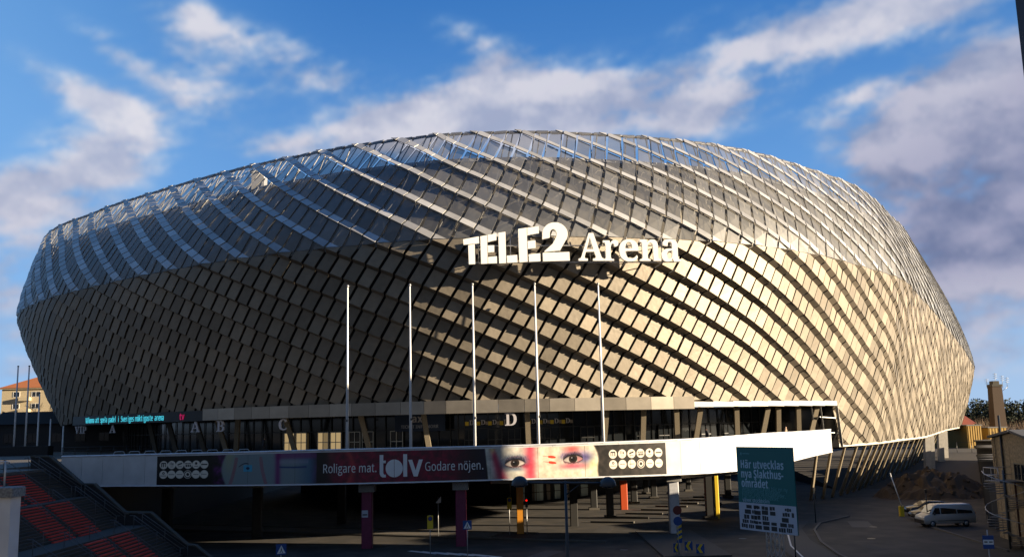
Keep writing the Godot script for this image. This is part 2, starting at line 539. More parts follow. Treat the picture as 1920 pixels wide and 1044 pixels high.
func arena() -> void:
	make_plan()
	var a := thing("arena", "huge round stadium clad in diagonal rows of perforated metal panels", "stadium")
	var cells := []
	var eye := Vector3(0, EYE, 0)
	for lower in [true, false]:
		var ka := 0.75 if lower else 0.44
		var kb := 2.45 if lower else 1.9
		var t0 := 0.0 if lower else 0.26
		var t1 := 0.76 if lower else 1.0
		for i in range(-86, 112):
			var ss := S0 + i * GAP
			var w_lo := -23.0 if lower else 0.0
			var w_hi := 0.0 if lower else RIM - 8.5
			for j in range(floori((i * GAP + (ka + kb) * w_lo) / STRIP) - 1, ceili((i * GAP + (ka + kb) * w_hi) / STRIP) + 1):
				for part in 2:
					var slim := 0.05 * smoothstep(10.0, 40.0, ss + ka * (j * STRIP - i * GAP) / (ka + kb))
					var pr := [0.09 - slim, 0.90 + slim] if part == 0 else [0.05, 0.93]
					var tr := [t0, t1] if part == 0 else ([t1, 1.0] if lower else [0.0, t0])
					var poly := []
					for c in [[0, 0], [1, 0], [1, 1], [0, 1]]:
						var p: float = i + pr[c[0]]
						var q: float = j + tr[c[1]]
						var w := (q * STRIP - p * GAP) / (ka + kb)
						poly.append(Vector3(S0 + p * GAP + ka * w, w, q))
					if poly[0].x < -150 or poly[0].x > 196: continue
					if lower:
						poly = clip(poly, func(v): return -v.y - 0.03)
						if poly.size() > 2: poly = clip(poly, func(v): return crease(v.x) + v.y - edge(v.x))
					else:
						poly = clip(poly, func(v): return v.y - 0.03)
						if poly.size() > 2: poly = clip(poly, func(v): return RIM - crease(v.x) - v.y)
					if poly.size() < 3: continue
					var off: Callable
					var amp := ramp(poly[0].x, [[18.0, 1.0], [50.0, 0.45], [80.0, 0.17], [120.0, 0.11]] if lower else [[20.0, 1.0], [45.0, 0.7], [75.0, 0.25], [120.0, 0.15]])
					var jx := rng.randf_range(-0.05, 0.05)
					var jy := rng.randf_range(-0.03, 0.03)
					var px0: float = poly[0].x + 0.9
					var fj := float(j)
					if lower:
						off = func(v): return amp * (lerpf(0.36, -0.27, (v.z - fj) / 0.76) if v.z - fj <= 0.7601 else lerpf(-0.27, 0.34, (v.z - fj - 0.76) / 0.24)) + jx * (v.x - px0) + jy
					elif part == 0:
						off = func(v): return amp * lerpf(-0.08, 0.02, (v.z - fj - 0.26) / 0.74) + jx * (v.x - px0) + jy
					else:
						var tip := ramp(poly[0].x, [[-25.0, 1.0], [5.0, 0.7], [35.0, 0.12], [90.0, 0.05]])
						off = func(v): return (tip * lerpf(0.36, -0.05, (v.z - fj) / 0.26) + (1.0 - tip) * 0.17) * clampf((RIM - crease(v.x) - v.y) / 2.5, 0.4, 1.0) + jy
					var mid := Vector3.ZERO
					for v in poly: mid += v
					mid /= poly.size()
					var at := skin(mid.x, mid.y, 0)
					var e1 := skin(poly[1].x, poly[1].y, 0) - skin(poly[0].x, poly[0].y, 0)
					var area := 0.0
					var fx := Vector3.ZERO
					for k in range(1, poly.size() - 1):
						fx += (skin(poly[k].x, poly[k].y, 0) - skin(poly[0].x, poly[0].y, 0)).cross(skin(poly[k + 1].x, poly[k + 1].y, 0) - skin(poly[0].x, poly[0].y, 0)) * 0.5
					area = fx.length()
					if area < 0.04: continue
					var d := eye - at
					var facing := maxf(0.02, absf(fx.normalized().dot(d.normalized())))
					var kind := 0
					if not lower:
						kind = 2 if mid.y > RIM - crease(mid.x) - 2.0 else 1
					cells.append({"score": area * facing / d.length_squared(), "part": part, "kind": kind, "poly": poly, "off": off, "tone": rng.randi() % 3})
	cells.sort_custom(func(x, y): return x.score > y.score)
	var left := [300, 300]
	var rest := {}
	for c in cells:
		var m: Material
		var called := "facade_panel" if c.part == 0 else "ledge_panel"
		if c.part == 0: m = M["skin_%d_%d" % [c.kind, c.tone]]
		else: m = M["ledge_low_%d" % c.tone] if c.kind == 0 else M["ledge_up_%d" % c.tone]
		if left[c.part] > 0:
			left[c.part] -= 1
			var st := mb()
			plate(st, c.poly, c.off, 0.16 if c.part == 0 else 0.1)
			build(st, called, m, a)
		else:
			if not rest.has(m): rest[m] = [mb(), called]
			plate(rest[m][0], c.poly, c.off, 0.16 if c.part == 0 else 0.1)
	for m in rest:
		var o := build(rest[m][0], "distant_" + rest[m][1] + "s", m, a)
		o.set_meta("kind", "stuff")
	# the closed building inside the skin
	var inner := smooth()
	var deep := smooth()
	var back := mb()
	for k in range(-215, 203, 2):
		var s0 := float(k)
		var s1 := s0 + 2.0
		var u0 := RIM - crease(s0) - 1.9
		var u1 := RIM - crease(s1) - 1.9
		for r in 4:
			var f0 := r / 4.0
			var f1 := (r + 1) / 4.0
			quad(inner, skin(s0, u0 * f0, -2.1), skin(s1, u1 * f0, -2.1), skin(s1, u1 * f1, -2.1), skin(s0, u0 * f1, -2.1))
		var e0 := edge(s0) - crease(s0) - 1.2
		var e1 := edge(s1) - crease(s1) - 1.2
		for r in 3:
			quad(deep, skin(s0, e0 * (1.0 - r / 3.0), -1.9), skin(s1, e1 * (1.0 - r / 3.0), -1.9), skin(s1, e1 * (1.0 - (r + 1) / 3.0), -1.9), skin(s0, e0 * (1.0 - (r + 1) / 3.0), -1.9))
		var c := Vector3(15, EYE + RIM - 3.0, -200)
		tri(back, skin(s0, u0, -2.1), skin(s1, u1, -2.1), c)
	build(inner, "inner_cladding", M.inner_up, a)
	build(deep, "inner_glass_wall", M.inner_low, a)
	build(back, "roof", M.roof, a)
	# white edge of the roof deck seen through the top row of panels, and the rim pipe
	var cop := mb()
	var rim := smooth()
	for k in range(-130, 186, 2):
		var s0 := float(k)
		var s1 := s0 + 2.0
		var u0 := RIM - crease(s0)
		var u1 := RIM - crease(s1)
		quad(cop, skin(s0, u0 - 2.25, -1.9), skin(s1, u1 - 2.25, -1.9), skin(s1, u1 - 1.8, -1.9), skin(s0, u0 - 1.8, -1.9))
		tube(rim, skin(s0, u0 - 0.02, -0.3), skin(s1, u1 - 0.02, -0.2), 0.16, 0.16, 8, false)
	build(cop, "roof_coping", M.coping, a)
	build(rim, "rim_pipe", M.steel, a)
	# lattice struts between skin and building
	var strut := smooth()
	for k in range(-60, 84):
		var s := S0 + k * GAP * 1.0
		var u := RIM - crease(s)
		if k % 2 == 0:
			tube(strut, skin(s, 0.2, -0.35), skin(s + 2.2, u * 0.5, -1.5), 0.07, 0.07, 5, false)
			tube(strut, skin(s + 2.2, u * 0.5, -1.5), skin(s + 3.8, u - 0.1, -0.3), 0.07, 0.07, 5, false)
			tube(strut, skin(s, u - 2.4, -1.7), skin(s + 0.8, u - 0.1, -0.3), 0.08, 0.08, 5, false)
		else:
			tube(strut, skin(s, u - 0.1, -0.3), skin(s - 1.9, u * 0.55, -1.5), 0.06, 0.06, 5, false)
			tube(strut, skin(s - 1.9, u * 0.55, -1.5), skin(s + 0.5, 0.3, -0.4), 0.06, 0.06, 5, false)
	var so := build(strut, "lattice_struts", M.steel, a)
	so.set_meta("kind", "stuff")
	# the beam under the low edge on the right, and the raking frame where the skin is lifted
	var lb := mb()
	for k in range(54, 186, 4):
		beam(lb, skin(k, edge(k) - crease(k) - 0.15, -0.3), skin(k + 4.0, edge(k + 4.0) - crease(k + 4.0) - 0.15, -0.3), 0.5, 0.42)
	build(lb, "lower_edge_beam", M.beam_white, a)
	for sh in [[0.0, 0.35, 0.32], [-3.4, 0.0, 0.16], [-4.3, -0.7, 0.14]]:
		var rk := mb()
		beam(rk, skin(49.4 + sh[0], edge(49.2) - crease(49.2), sh[1]), skin(53.8 + sh[0], LOW - crease(53.8), sh[1]), sh[2], sh[2])
		build(rk, "raking_beam", M.beam_white if sh[2] > 0.3 else M.steel, a)
	var br := mb()
	for f in [0.35, 0.7]:
		beam(br, skin(49.4 + 4.4 * f, lerpf(edge(49.2), LOW, f) - crease(50), 0.3), skin(45.6 + 4.4 * f, lerpf(edge(49.2), LOW, f) - crease(50), -0.3), 0.1, 0.1)
	build(br, "cross_brace", M.steel, a)
	# canopy band over the entrance: one metal panel after another
	for k in range(-44, 22, 3):
		var s0 := float(k) + 0.02
		var s1 := float(k) + 2.98
		var st := mb()
		var y0 := EYE + 1.15
		var y1 := EYE + 2.45
		hexa(st, [can(s0, 1.1, y0), can(s1, 1.1, y0), can(s1, 0.2, y0), can(s0, 0.2, y0)], [can(s0, 1.1, y1), can(s1, 1.1, y1), can(s1, 0.2, y1), can(s0, 0.2, y1)])
		build(st, "canopy_panel", M["canopy_%d" % (posmod(k / 3, 3))], a)
	for k in range(22, 49, 9):
		var st := mb()
		for m in 3:
			var s0 := float(k) + m * 3.0 + (0.03 if m == 0 else 0.0)
			var s1 := float(k) + m * 3.0 + 3.0
			hexa(st, [can(s0, 0.8, EYE + 1.35), can(s1, 0.8, EYE + 1.3), can(s1, 0.1, EYE + 1.3), can(s0, 0.1, EYE + 1.35)], [can(s0, 0.8, EYE + 1.92), can(s1, 0.8, EYE + 1.85), can(s1, 0.1, EYE + 1.85), can(s0, 0.1, EYE + 1.92)])
		build(st, "canopy_beam", M.beam_white, a)
	var sof := mb()
	for k in range(-100, 52, 2):
		quad(sof, can(k, -18, EYE + 1.3), can(k + 2.0, -18, EYE + 1.3), can(k + 2.0, 0.2, EYE + 1.3), can(k, 0.2, EYE + 1.3))
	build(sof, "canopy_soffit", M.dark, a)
	# glass front behind the entrance colonnade
	var gl := mb()
	var mu := mb()
	for k in range(-100, 60, 2):
		quad(gl, can(k, -9, 7.9), can(k + 2.0, -9, 7.9), can(k + 2.0, -9, EYE + 1.4), can(k, -9, EYE + 1.4))
		beam(mu, can(k, -8.9, 8.0), can(k, -8.9, EYE + 1.3), 0.08, 0.12)
		beam(mu, can(k, -8.9, 10.35), can(k + 2.0, -8.9, 10.35), 0.08, 0.1)
	quad(gl, can(51.0, -9, 7.0), can(51.6, -0.6, 7.0), can(51.6, -0.6, EYE + 1.6), can(51.0, -9, EYE + 1.6))
	build(gl, "glass_front", M.front_glass, a)
	build(mu, "mullions", M.frame_dark, a)
	# doors along it
	for s in [-40.0, -37.6, -33.4, -31.0, -27.5, -25.1, -20.0, -7.0, -3.0, 0.0, 3.0, 5.4, 12.0, 21.0, 26.0, 35.0, 39.0]:
		var lit: bool = s < -30.5  # these panes glow in place of the sun's reflection
		var st := mb()
		for e in [[-1.0, 0.0], [0.0, 0.0], [1.0, 0.0]]:
			beam(st, can(s + e[0], -8.75, 8.0), can(s + e[0], -8.75, 10.25), 0.09, 0.1)
		for y in [8.06, 9.1, 10.25]:
			beam(st, can(s - 1.0, -8.75, y), can(s + 1.0, -8.75, y), 0.08, 0.09)
		var d := build(st, "door", M.door_frame if s > -30.5 and s < -18 else (M.frame_dark if not lit else M.door_frame), a)
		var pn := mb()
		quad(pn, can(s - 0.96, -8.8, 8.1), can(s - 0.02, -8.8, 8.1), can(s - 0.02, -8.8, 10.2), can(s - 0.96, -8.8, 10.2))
		build(pn, "pane", M.sun_glow_pane if lit else M.front_glass, d)
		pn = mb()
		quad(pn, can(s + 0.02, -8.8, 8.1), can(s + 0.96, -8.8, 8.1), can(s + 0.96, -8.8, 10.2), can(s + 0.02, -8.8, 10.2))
		build(pn, "pane", (M.sun_glow_pane if rng.randf() < 0.6 else M.sun_glow_pane_dim) if lit else M.front_glass, d)
	# leaning columns of the colonnade
	for c in [[-60.0, 1.0], [-55.0, 1.2], [-48.5, 1.2], [-44.0, 1.3], [-40.5, -0.6], [-31.5, 1.0], [-20.0, 0.8], [-12.0, 0.5], [1.5, 0.1], [11.5, -0.3], [16.2, -0.1], [21.2, 0.2], [24.7, -0.6], [31.0, 0.3], [36.5, -0.9], [39.0, 0.2], [43.5, 0.3], [47.5, -1.3]]:
		var st := mb()
		beam(st, can(c[0] + c[1] * 1.0, -1.6, 7.95), can(c[0] - c[1] * 0.4, -1.2, EYE + 1.32), 0.52, 0.5)
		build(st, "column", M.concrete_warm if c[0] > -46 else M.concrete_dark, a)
	# raking columns under the low edge on the right
	for k in 22:
		var s := 48.0 + k * 3.6
		var st := mb()
		var thick := 0.34 if k < 9 else 0.3
		var top := skin(s + 2.2, edge(maxf(s + 2.2, 54.0)) - crease(s) - 0.2, -0.9)
		var foot := ring(s + 10.5, set_low(s) + 5.5, 0.0)
		tube(st, foot, top, thick * 0.62, thick * 0.55, 8)
		build(st, "raking_column", M.column_cream, a)
		var s2 := mb()
		beam(s2, ring(s + 15.0, set_low(s) + 6.5, 0.0), top.lerp(foot, 0.42), 0.22, 0.22)
		build(s2, "column_prop", M.column_cream, a)
	for c in [[104.0, 0.9], [110.0, 0.6], [121.0, 0.9], [127.0, 0.9]]:
		var st := mb()
		beam(st, ring(c[0], 4.2, 0.0), skin(c[0] - 0.5, edge(c[0]) - crease(c[0]) - 0.3, -0.2), c[1], c[1])
		build(st, "end_column", M.beam_white, a)
	# base of the building at street level, far back under the terrace
	var bs := mb()
	for k in range(-100, 190, 3):
		quad(bs, ring(k, 44, -0.1), ring(k + 3.0, 44, -0.1), ring(k + 3.0, 44, 8.0), ring(k, 44, 8.0))
	build(bs, "street_level_wall", M.dark, a)
	for k in range(6, 52, 4):
		var st := mb()
		for y in [[0.1, 1.2], [1.3, 4.2]]:
			var p := ring(k + 0.2, 43.8, 0)
			var q := ring(k + 2.2, 43.8, 0)
			var n := out(k)
			hexa(st, [p + Vector3(0, y[0], 0), q + Vector3(0, y[0], 0), q - Vector3(n.x, -y[0], n.y) * Vector3(0.2, 1, 0.2), p - Vector3(n.x, -y[0], n.y) * Vector3(0.2, 1, 0.2)], [p + Vector3(0, y[1], 0), q + Vector3(0, y[1], 0), q - Vector3(n.x, -y[1], n.y) * Vector3(0.2, 1, 0.2), p - Vector3(n.x, -y[1], n.y) * Vector3(0.2, 1, 0.2)])
		build(st, "pale_wall_panel", M.pale_green if k % 8 < 4 else M.plaster, a)

func can(s: float, fwd: float, y: float) -> Vector3:     # canopy line: fwd metres out from the lifted edge of the skin
	return ring(s, set_low(s) * 0.73 - fwd, y)

# ---------------------------------------------------------------- terrace in front of the arena
const DECK := [[-42.5, -91.0, 8.62, 5.93], [-38, -90.3, 8.63, 5.92], [-33, -89.6, 8.66, 5.88], [-25, -88.4, 8.7, 5.82], [-17.6, -87.7, 8.75, 5.8], [-8, -87.8, 8.75, 5.8], [-0.35, -88.7, 8.75, 5.8], [8, -90, 8.82, 5.76], [16.4, -92.5, 8.9, 5.73], [21.5, -95, 9.05, 5.82], [25.5, -98.5, 9.17, 5.95], [31.5, -104.5, 9.23, 6.62], [36.6, -112.3, 9.27, 6.83]]
var dk: Array[Vector4] = []      # x, z, top, bottom every half metre
var dk_out: Array[Vector2] = []
const DSTEP := 0.5

func make_deck() -> void:
	var fine: Array[Vector4] = []
	for i in DECK.size() - 1:
		var p := []
		for j in [i - 1, i, i + 1, i + 2]:
			var r: Array = DECK[clampi(j, 0, DECK.size() - 1)]
			p.append(Vector4(r[0], r[1], r[2], r[3]))
		for k in 30:
			var t := k / 30.0
			var v: Vector4 = 0.5 * (2.0 * p[1] + (p[2] - p[0]) * t + (2.0 * p[0] - 5.0 * p[1] + 4.0 * p[2] - p[3]) * t * t + (3.0 * p[1] - p[0] - 3.0 * p[2] + p[3]) * t * t * t)
			fine.append(v)
	var run := 0.0
	var next := 0.0
	for i in fine.size() - 1:
		var a := fine[i]
		var b := fine[i + 1]
		var d := Vector2(a.x, a.y).distance_to(Vector2(b.x, b.y))
		while next <= run + d:
			dk.append(a.lerp(b, (next - run) / d))
			next += DSTEP
		run += d
	for i in dk.size():
		var a := dk[maxi(i - 2, 0)]
		var b := dk[mini(i + 2, dk.size() - 1)]
		dk_out.append(Vector2(-(b.y - a.y), b.x - a.x).normalized())

func deck(u: float, fwd: float, v: float) -> Vector3:    # u: metres along the edge; v: 0 bottom .. 1 top of the fascia
	var f := clampf(u / DSTEP, 0.0, dk.size() - 1.001)
	var i := int(f)
	var p := dk[i].lerp(dk[i + 1], f - i)
	var n := dk_out[i].lerp(dk_out[i + 1], f - i)
	return Vector3(p.x + n.x * fwd, lerpf(p.w, p.z, v), p.y + n.y * fwd)

func deck_basis(u: float) -> Basis:
	var t := deck(u + 0.5, 0, 0.5) - deck(u - 0.5, 0, 0.5)
	t.y *= 0.5
	t = t.normalized()
	var n := t.cross(Vector3.UP).normalized()
	if n.z < 0: n = -n
	return Basis(t, n.cross(t).normalized(), n)

func strip(st: SurfaceTool, u0: float, u1: float, f0: float, f1: float, v0: float, v1: float) -> void:
	hexa(st, [deck(u0, f1, v0), deck(u1, f1, v0), deck(u1, f0, v0), deck(u0, f0, v0)], [deck(u0, f1, v1), deck(u1, f1, v1), deck(u1, f0, v1), deck(u0, f0, v1)])

func u_of_x(x: float) -> float:
	for i in dk.size() - 1:
		if dk[i + 1].x >= x: return (i + (x - dk[i].x) / (dk[i + 1].x - dk[i].x)) * DSTEP
	return (dk.size() - 1) * DSTEP

func terrace() -> void:
	make_deck()
	var end := (dk.size() - 1) * DSTEP
	var t := thing("entrance_terrace", "long raised entrance terrace with a white panelled edge on coloured pillars", "terrace")
	var u := 0.0
	var ad0 := u_of_x(-33.0)
	var ad1 := u_of_x(14.1)
	while u < end - 0.2:
		var n := minf(u + 2.1, end)
		var st := mb()
		strip(st, u + 0.012, (u + n) * 0.5, -0.14, 0.0, 0.0, 1.0)
		strip(st, (u + n) * 0.5, n - 0.012, -0.14, 0.0, 0.0, 1.0)
		build(st, "fascia_panel", M["white_panel_%d" % (rng.randi() % 3)], t)
		u = n
	var bk := mb()
	var sl := mb()
	var cap := smooth()
	var lip := smooth()
	u = 0.0
	while u < end - 0.1:
		var n := minf(u + 1.5, end)
		strip(bk, u, n, -0.3, -0.15, 0.02, 0.985)
		tube(cap, deck(u, -0.05, 1.02), deck(n, -0.05, 1.02), 0.1, 0.1, 6, false)
		tube(lip, deck(u, 0.0, -0.005), deck(n, 0.0, -0.005), 0.06, 0.06, 6, false)
		u = n
	build(bk, "parapet_backing", M.dark, t)
	build(cap, "top_rail", M.rail_white, t)
	build(lip, "bottom_trim", M.rail_white, t)
	# slab
	var poly := PackedVector2Array()
	u = 0.0
	while u <= end:
		var p := deck(u, -0.31, 0)
		poly.append(Vector2(p.x, p.z))
		u += 2.0
	for k in range(54, -84, -4):
		var p := ring(k, 22, 0)
		poly.append(Vector2(p.x, p.z))
	var xf := Transform3D(Basis(Vector3.RIGHT, Vector3.BACK, Vector3.DOWN), Vector3(0, 8.0, 0))
	prism(sl, poly, xf, 1.1)
	build(sl, "deck_slab", M.concrete, t)
	# beams and haunches under the slab
	for x in [-30.0, -22.0, -13.6, -5.1, 3.5, 12.5, 20.0]:
		var uu := u_of_x(x)
		var n := deck(uu, -1.0, 0) - deck(uu, -2.0, 0)
		var st := mb()
		var a := deck(uu, -1.0, 0)
		var b := deck(uu, -24.0, 0)
		a.y = 6.3
		b.y = 6.3
		beam(st, a, b, 1.1, 1.2)
		build(st, "cross_beam", M.concrete, t)
	var eb := mb()
	u = u_of_x(-2.0)
	while u < end - 6.0:
		hexa(eb, [deck(u, -2.6, -0.17), deck(u + 1.5, -2.6, -0.17), deck(u + 1.5, -3.3, -0.17), deck(u, -3.3, -0.17)], [deck(u, -1.6, 0.22), deck(u + 1.5, -1.6, 0.22), deck(u + 1.5, -3.3, 0.22), deck(u, -3.3, 0.22)])
		u += 1.5
	build(eb, "edge_beam", M.column_cream, t)
	# pillars: x, z, width, material, label
	for p in [[-13.6, -89.2, 0.95, "magenta", "magenta pillar with a small white notice"], [-5.1, -89.3, 0.95, "magenta", "magenta pillar with a grey capital"], [-26.3, -99.5, 0.9, "dark", ""], [0.3, -98.0, 0.7, "orange", "orange pillar"],
			[15.1, -94.6, 0.95, "pillar_white", "white pillar with a concrete capital"], [13.3, -122.0, 0.85, "red_orange", "red pillar"], [10.6, -112.0, 0.8, "black_paint", ""], [9.6, -122.5, 0.8, "black_paint", ""], [15.6, -130.5, 0.8, "black_paint", ""], [19.3, -138.0, 0.8, "black_paint", ""], [22.9, -145.0, 0.8, "black_paint", ""],
			[21.3, -108.6, 0.9, "black_paint", ""], [22.05, -108.3, 0.45, "yellow_paint", "yellow pillar face"], [25.5, -126.0, 0.8, "black_paint", ""], [29.4, -136.5, 0.8, "black_paint", ""], [-20.0, -112.0, 0.9, "dark", ""], [-36.0, -101.0, 0.9, "dark", ""], [26.4, -150.5, 0.7, "black_paint", ""], [19.4, -147.0, 0.7, "black_paint", ""], [6.0, -104.0, 0.8, "dark", ""]]:
		var st := mb()
		bevel_box(st, Vector3(p[0], 2.95, p[1]), Vector3(p[2], 5.9, p[2]), 0.06)
		var o := build(st, "pillar", M[p[3]], t)
		if p[4] != "": o.set_meta("label", p[4])
		if p[3] in ["magenta", "pillar_white", "dark"]:
			var cp := mb()
			bevel_box(cp, Vector3(p[0], 5.35, p[1]), Vector3(p[2] + 0.5, 0.75, p[2] + 0.5), 0.05)
			build(cp, "capital", M.concrete, o)
		elif p[4] == "":
			var ft := mb()
			box(ft, Vector3(p[0], 0.14, p[1]), Vector3(p[2] + 0.5, 0.26, p[2] + 0.5))
			build(ft, "footing", M.kerb, o)
	# the printed banner along the edge
	var b := thing("advertising_banner", "long dark printed advertising banner with painted eyes on the terrace edge", "banner")
	var st := mb()
	u = ad0
	while u < ad1 - 0.01:
		var n := minf(u + 1.0, ad1)
		var k0 := (u - ad0) / (ad1 - ad0)
		var k1 := (n - ad0) / (ad1 - ad0)
		quad_uv(st, deck(u, 0.02, 0.03), deck(n, 0.02, 0.03), deck(n, 0.02, 0.955), deck(u, 0.02, 0.955), Vector2(k0, 1), Vector2(k1, 1), Vector2(k1, 0), Vector2(k0, 0))
		u = n
	build(st, "printed_sheet", M.banner, b)
	u = ad0 + 4.4
	while u < ad1:
		var seam := mb()
		strip(seam, u, u + 0.015, 0.018, 0.026, 0.03, 0.95)
		build(seam, "sheet_joint", M.dark, b)
		u += 4.4
	var L0 := ad1 - ad0
	var px := func(x: float) -> float: return ad0 + L0 * (x - 288.0) / 947.0
	for w in [["Roligare mat.", 602.0, 697.0, 0.46, 0.78], ["Godare nöjen.", 784.0, 888.0, 0.46, 0.78]]:
		var x0: float = px.call(w[1])
		var x1: float = px.call(w[2])
		var uu := (x0 + x1) * 0.5
		var o := lettering("lettering", w[0], sans, w[4], 0.012, M.print_white, b, deck(uu, 0.05, w[3]), deck_basis(uu))
		var wide: float = o.mesh.get_aabb().size.x
		o.scale = Vector3((x1 - x0) / wide, 1, 1)
		o.transform = Transform3D(deck_basis(uu).scaled_local(Vector3((x1 - x0) / wide, 1, 1)), deck(uu, 0.05, w[3]))
	# the big word in rounded letters: t, o (a disc like a clock face), l, v
	var uc: float = px.call(740.0)
	var bb := deck_basis(uc)
	var o0 := deck(uc, 0.05, 0.5)
	var m := L0 / 947.0
	var X := Transform3D(bb, o0)
	var ink := mb()
	var P := func(pts: Array) -> PackedVector2Array:
		var r := PackedVector2Array()
		for q in pts: r.append(Vector2((q[0] - 740.0) * m, (872.0 - q[1]) * m))
		return r
	prism(ink, P.call([[703, 852], [709.5, 852], [709.5, 862], [714, 862], [714, 866.5], [709.5, 866.5], [709.5, 884], [711, 886.5], [714, 886.5], [714, 891.5], [708, 891.5], [704.5, 889], [703, 885]]), X, 0.012)
	prism(ink, P.call([[745, 851.5], [752, 851.5], [752, 891], [745, 891]]), X, 0.012)
	prism(ink, P.call([[754, 861.5], [761, 861.5], [767, 880], [773, 861.5], [780, 861.5], [770.5, 891], [763.5, 891]]), X, 0.012)
	for h in 2:
		var disc := []
		for k in 19:
			var a := PI * 0.5 + PI * k / 18.0 + PI * h
			disc.append([729.0 + (0.35 if h == 1 else -0.35) + cos(a) * 15.0, 876.0 - sin(a) * 15.6])
		prism(ink, P.call(disc), X, 0.012)
	build(ink, "large_lettering", M.print_white, b)

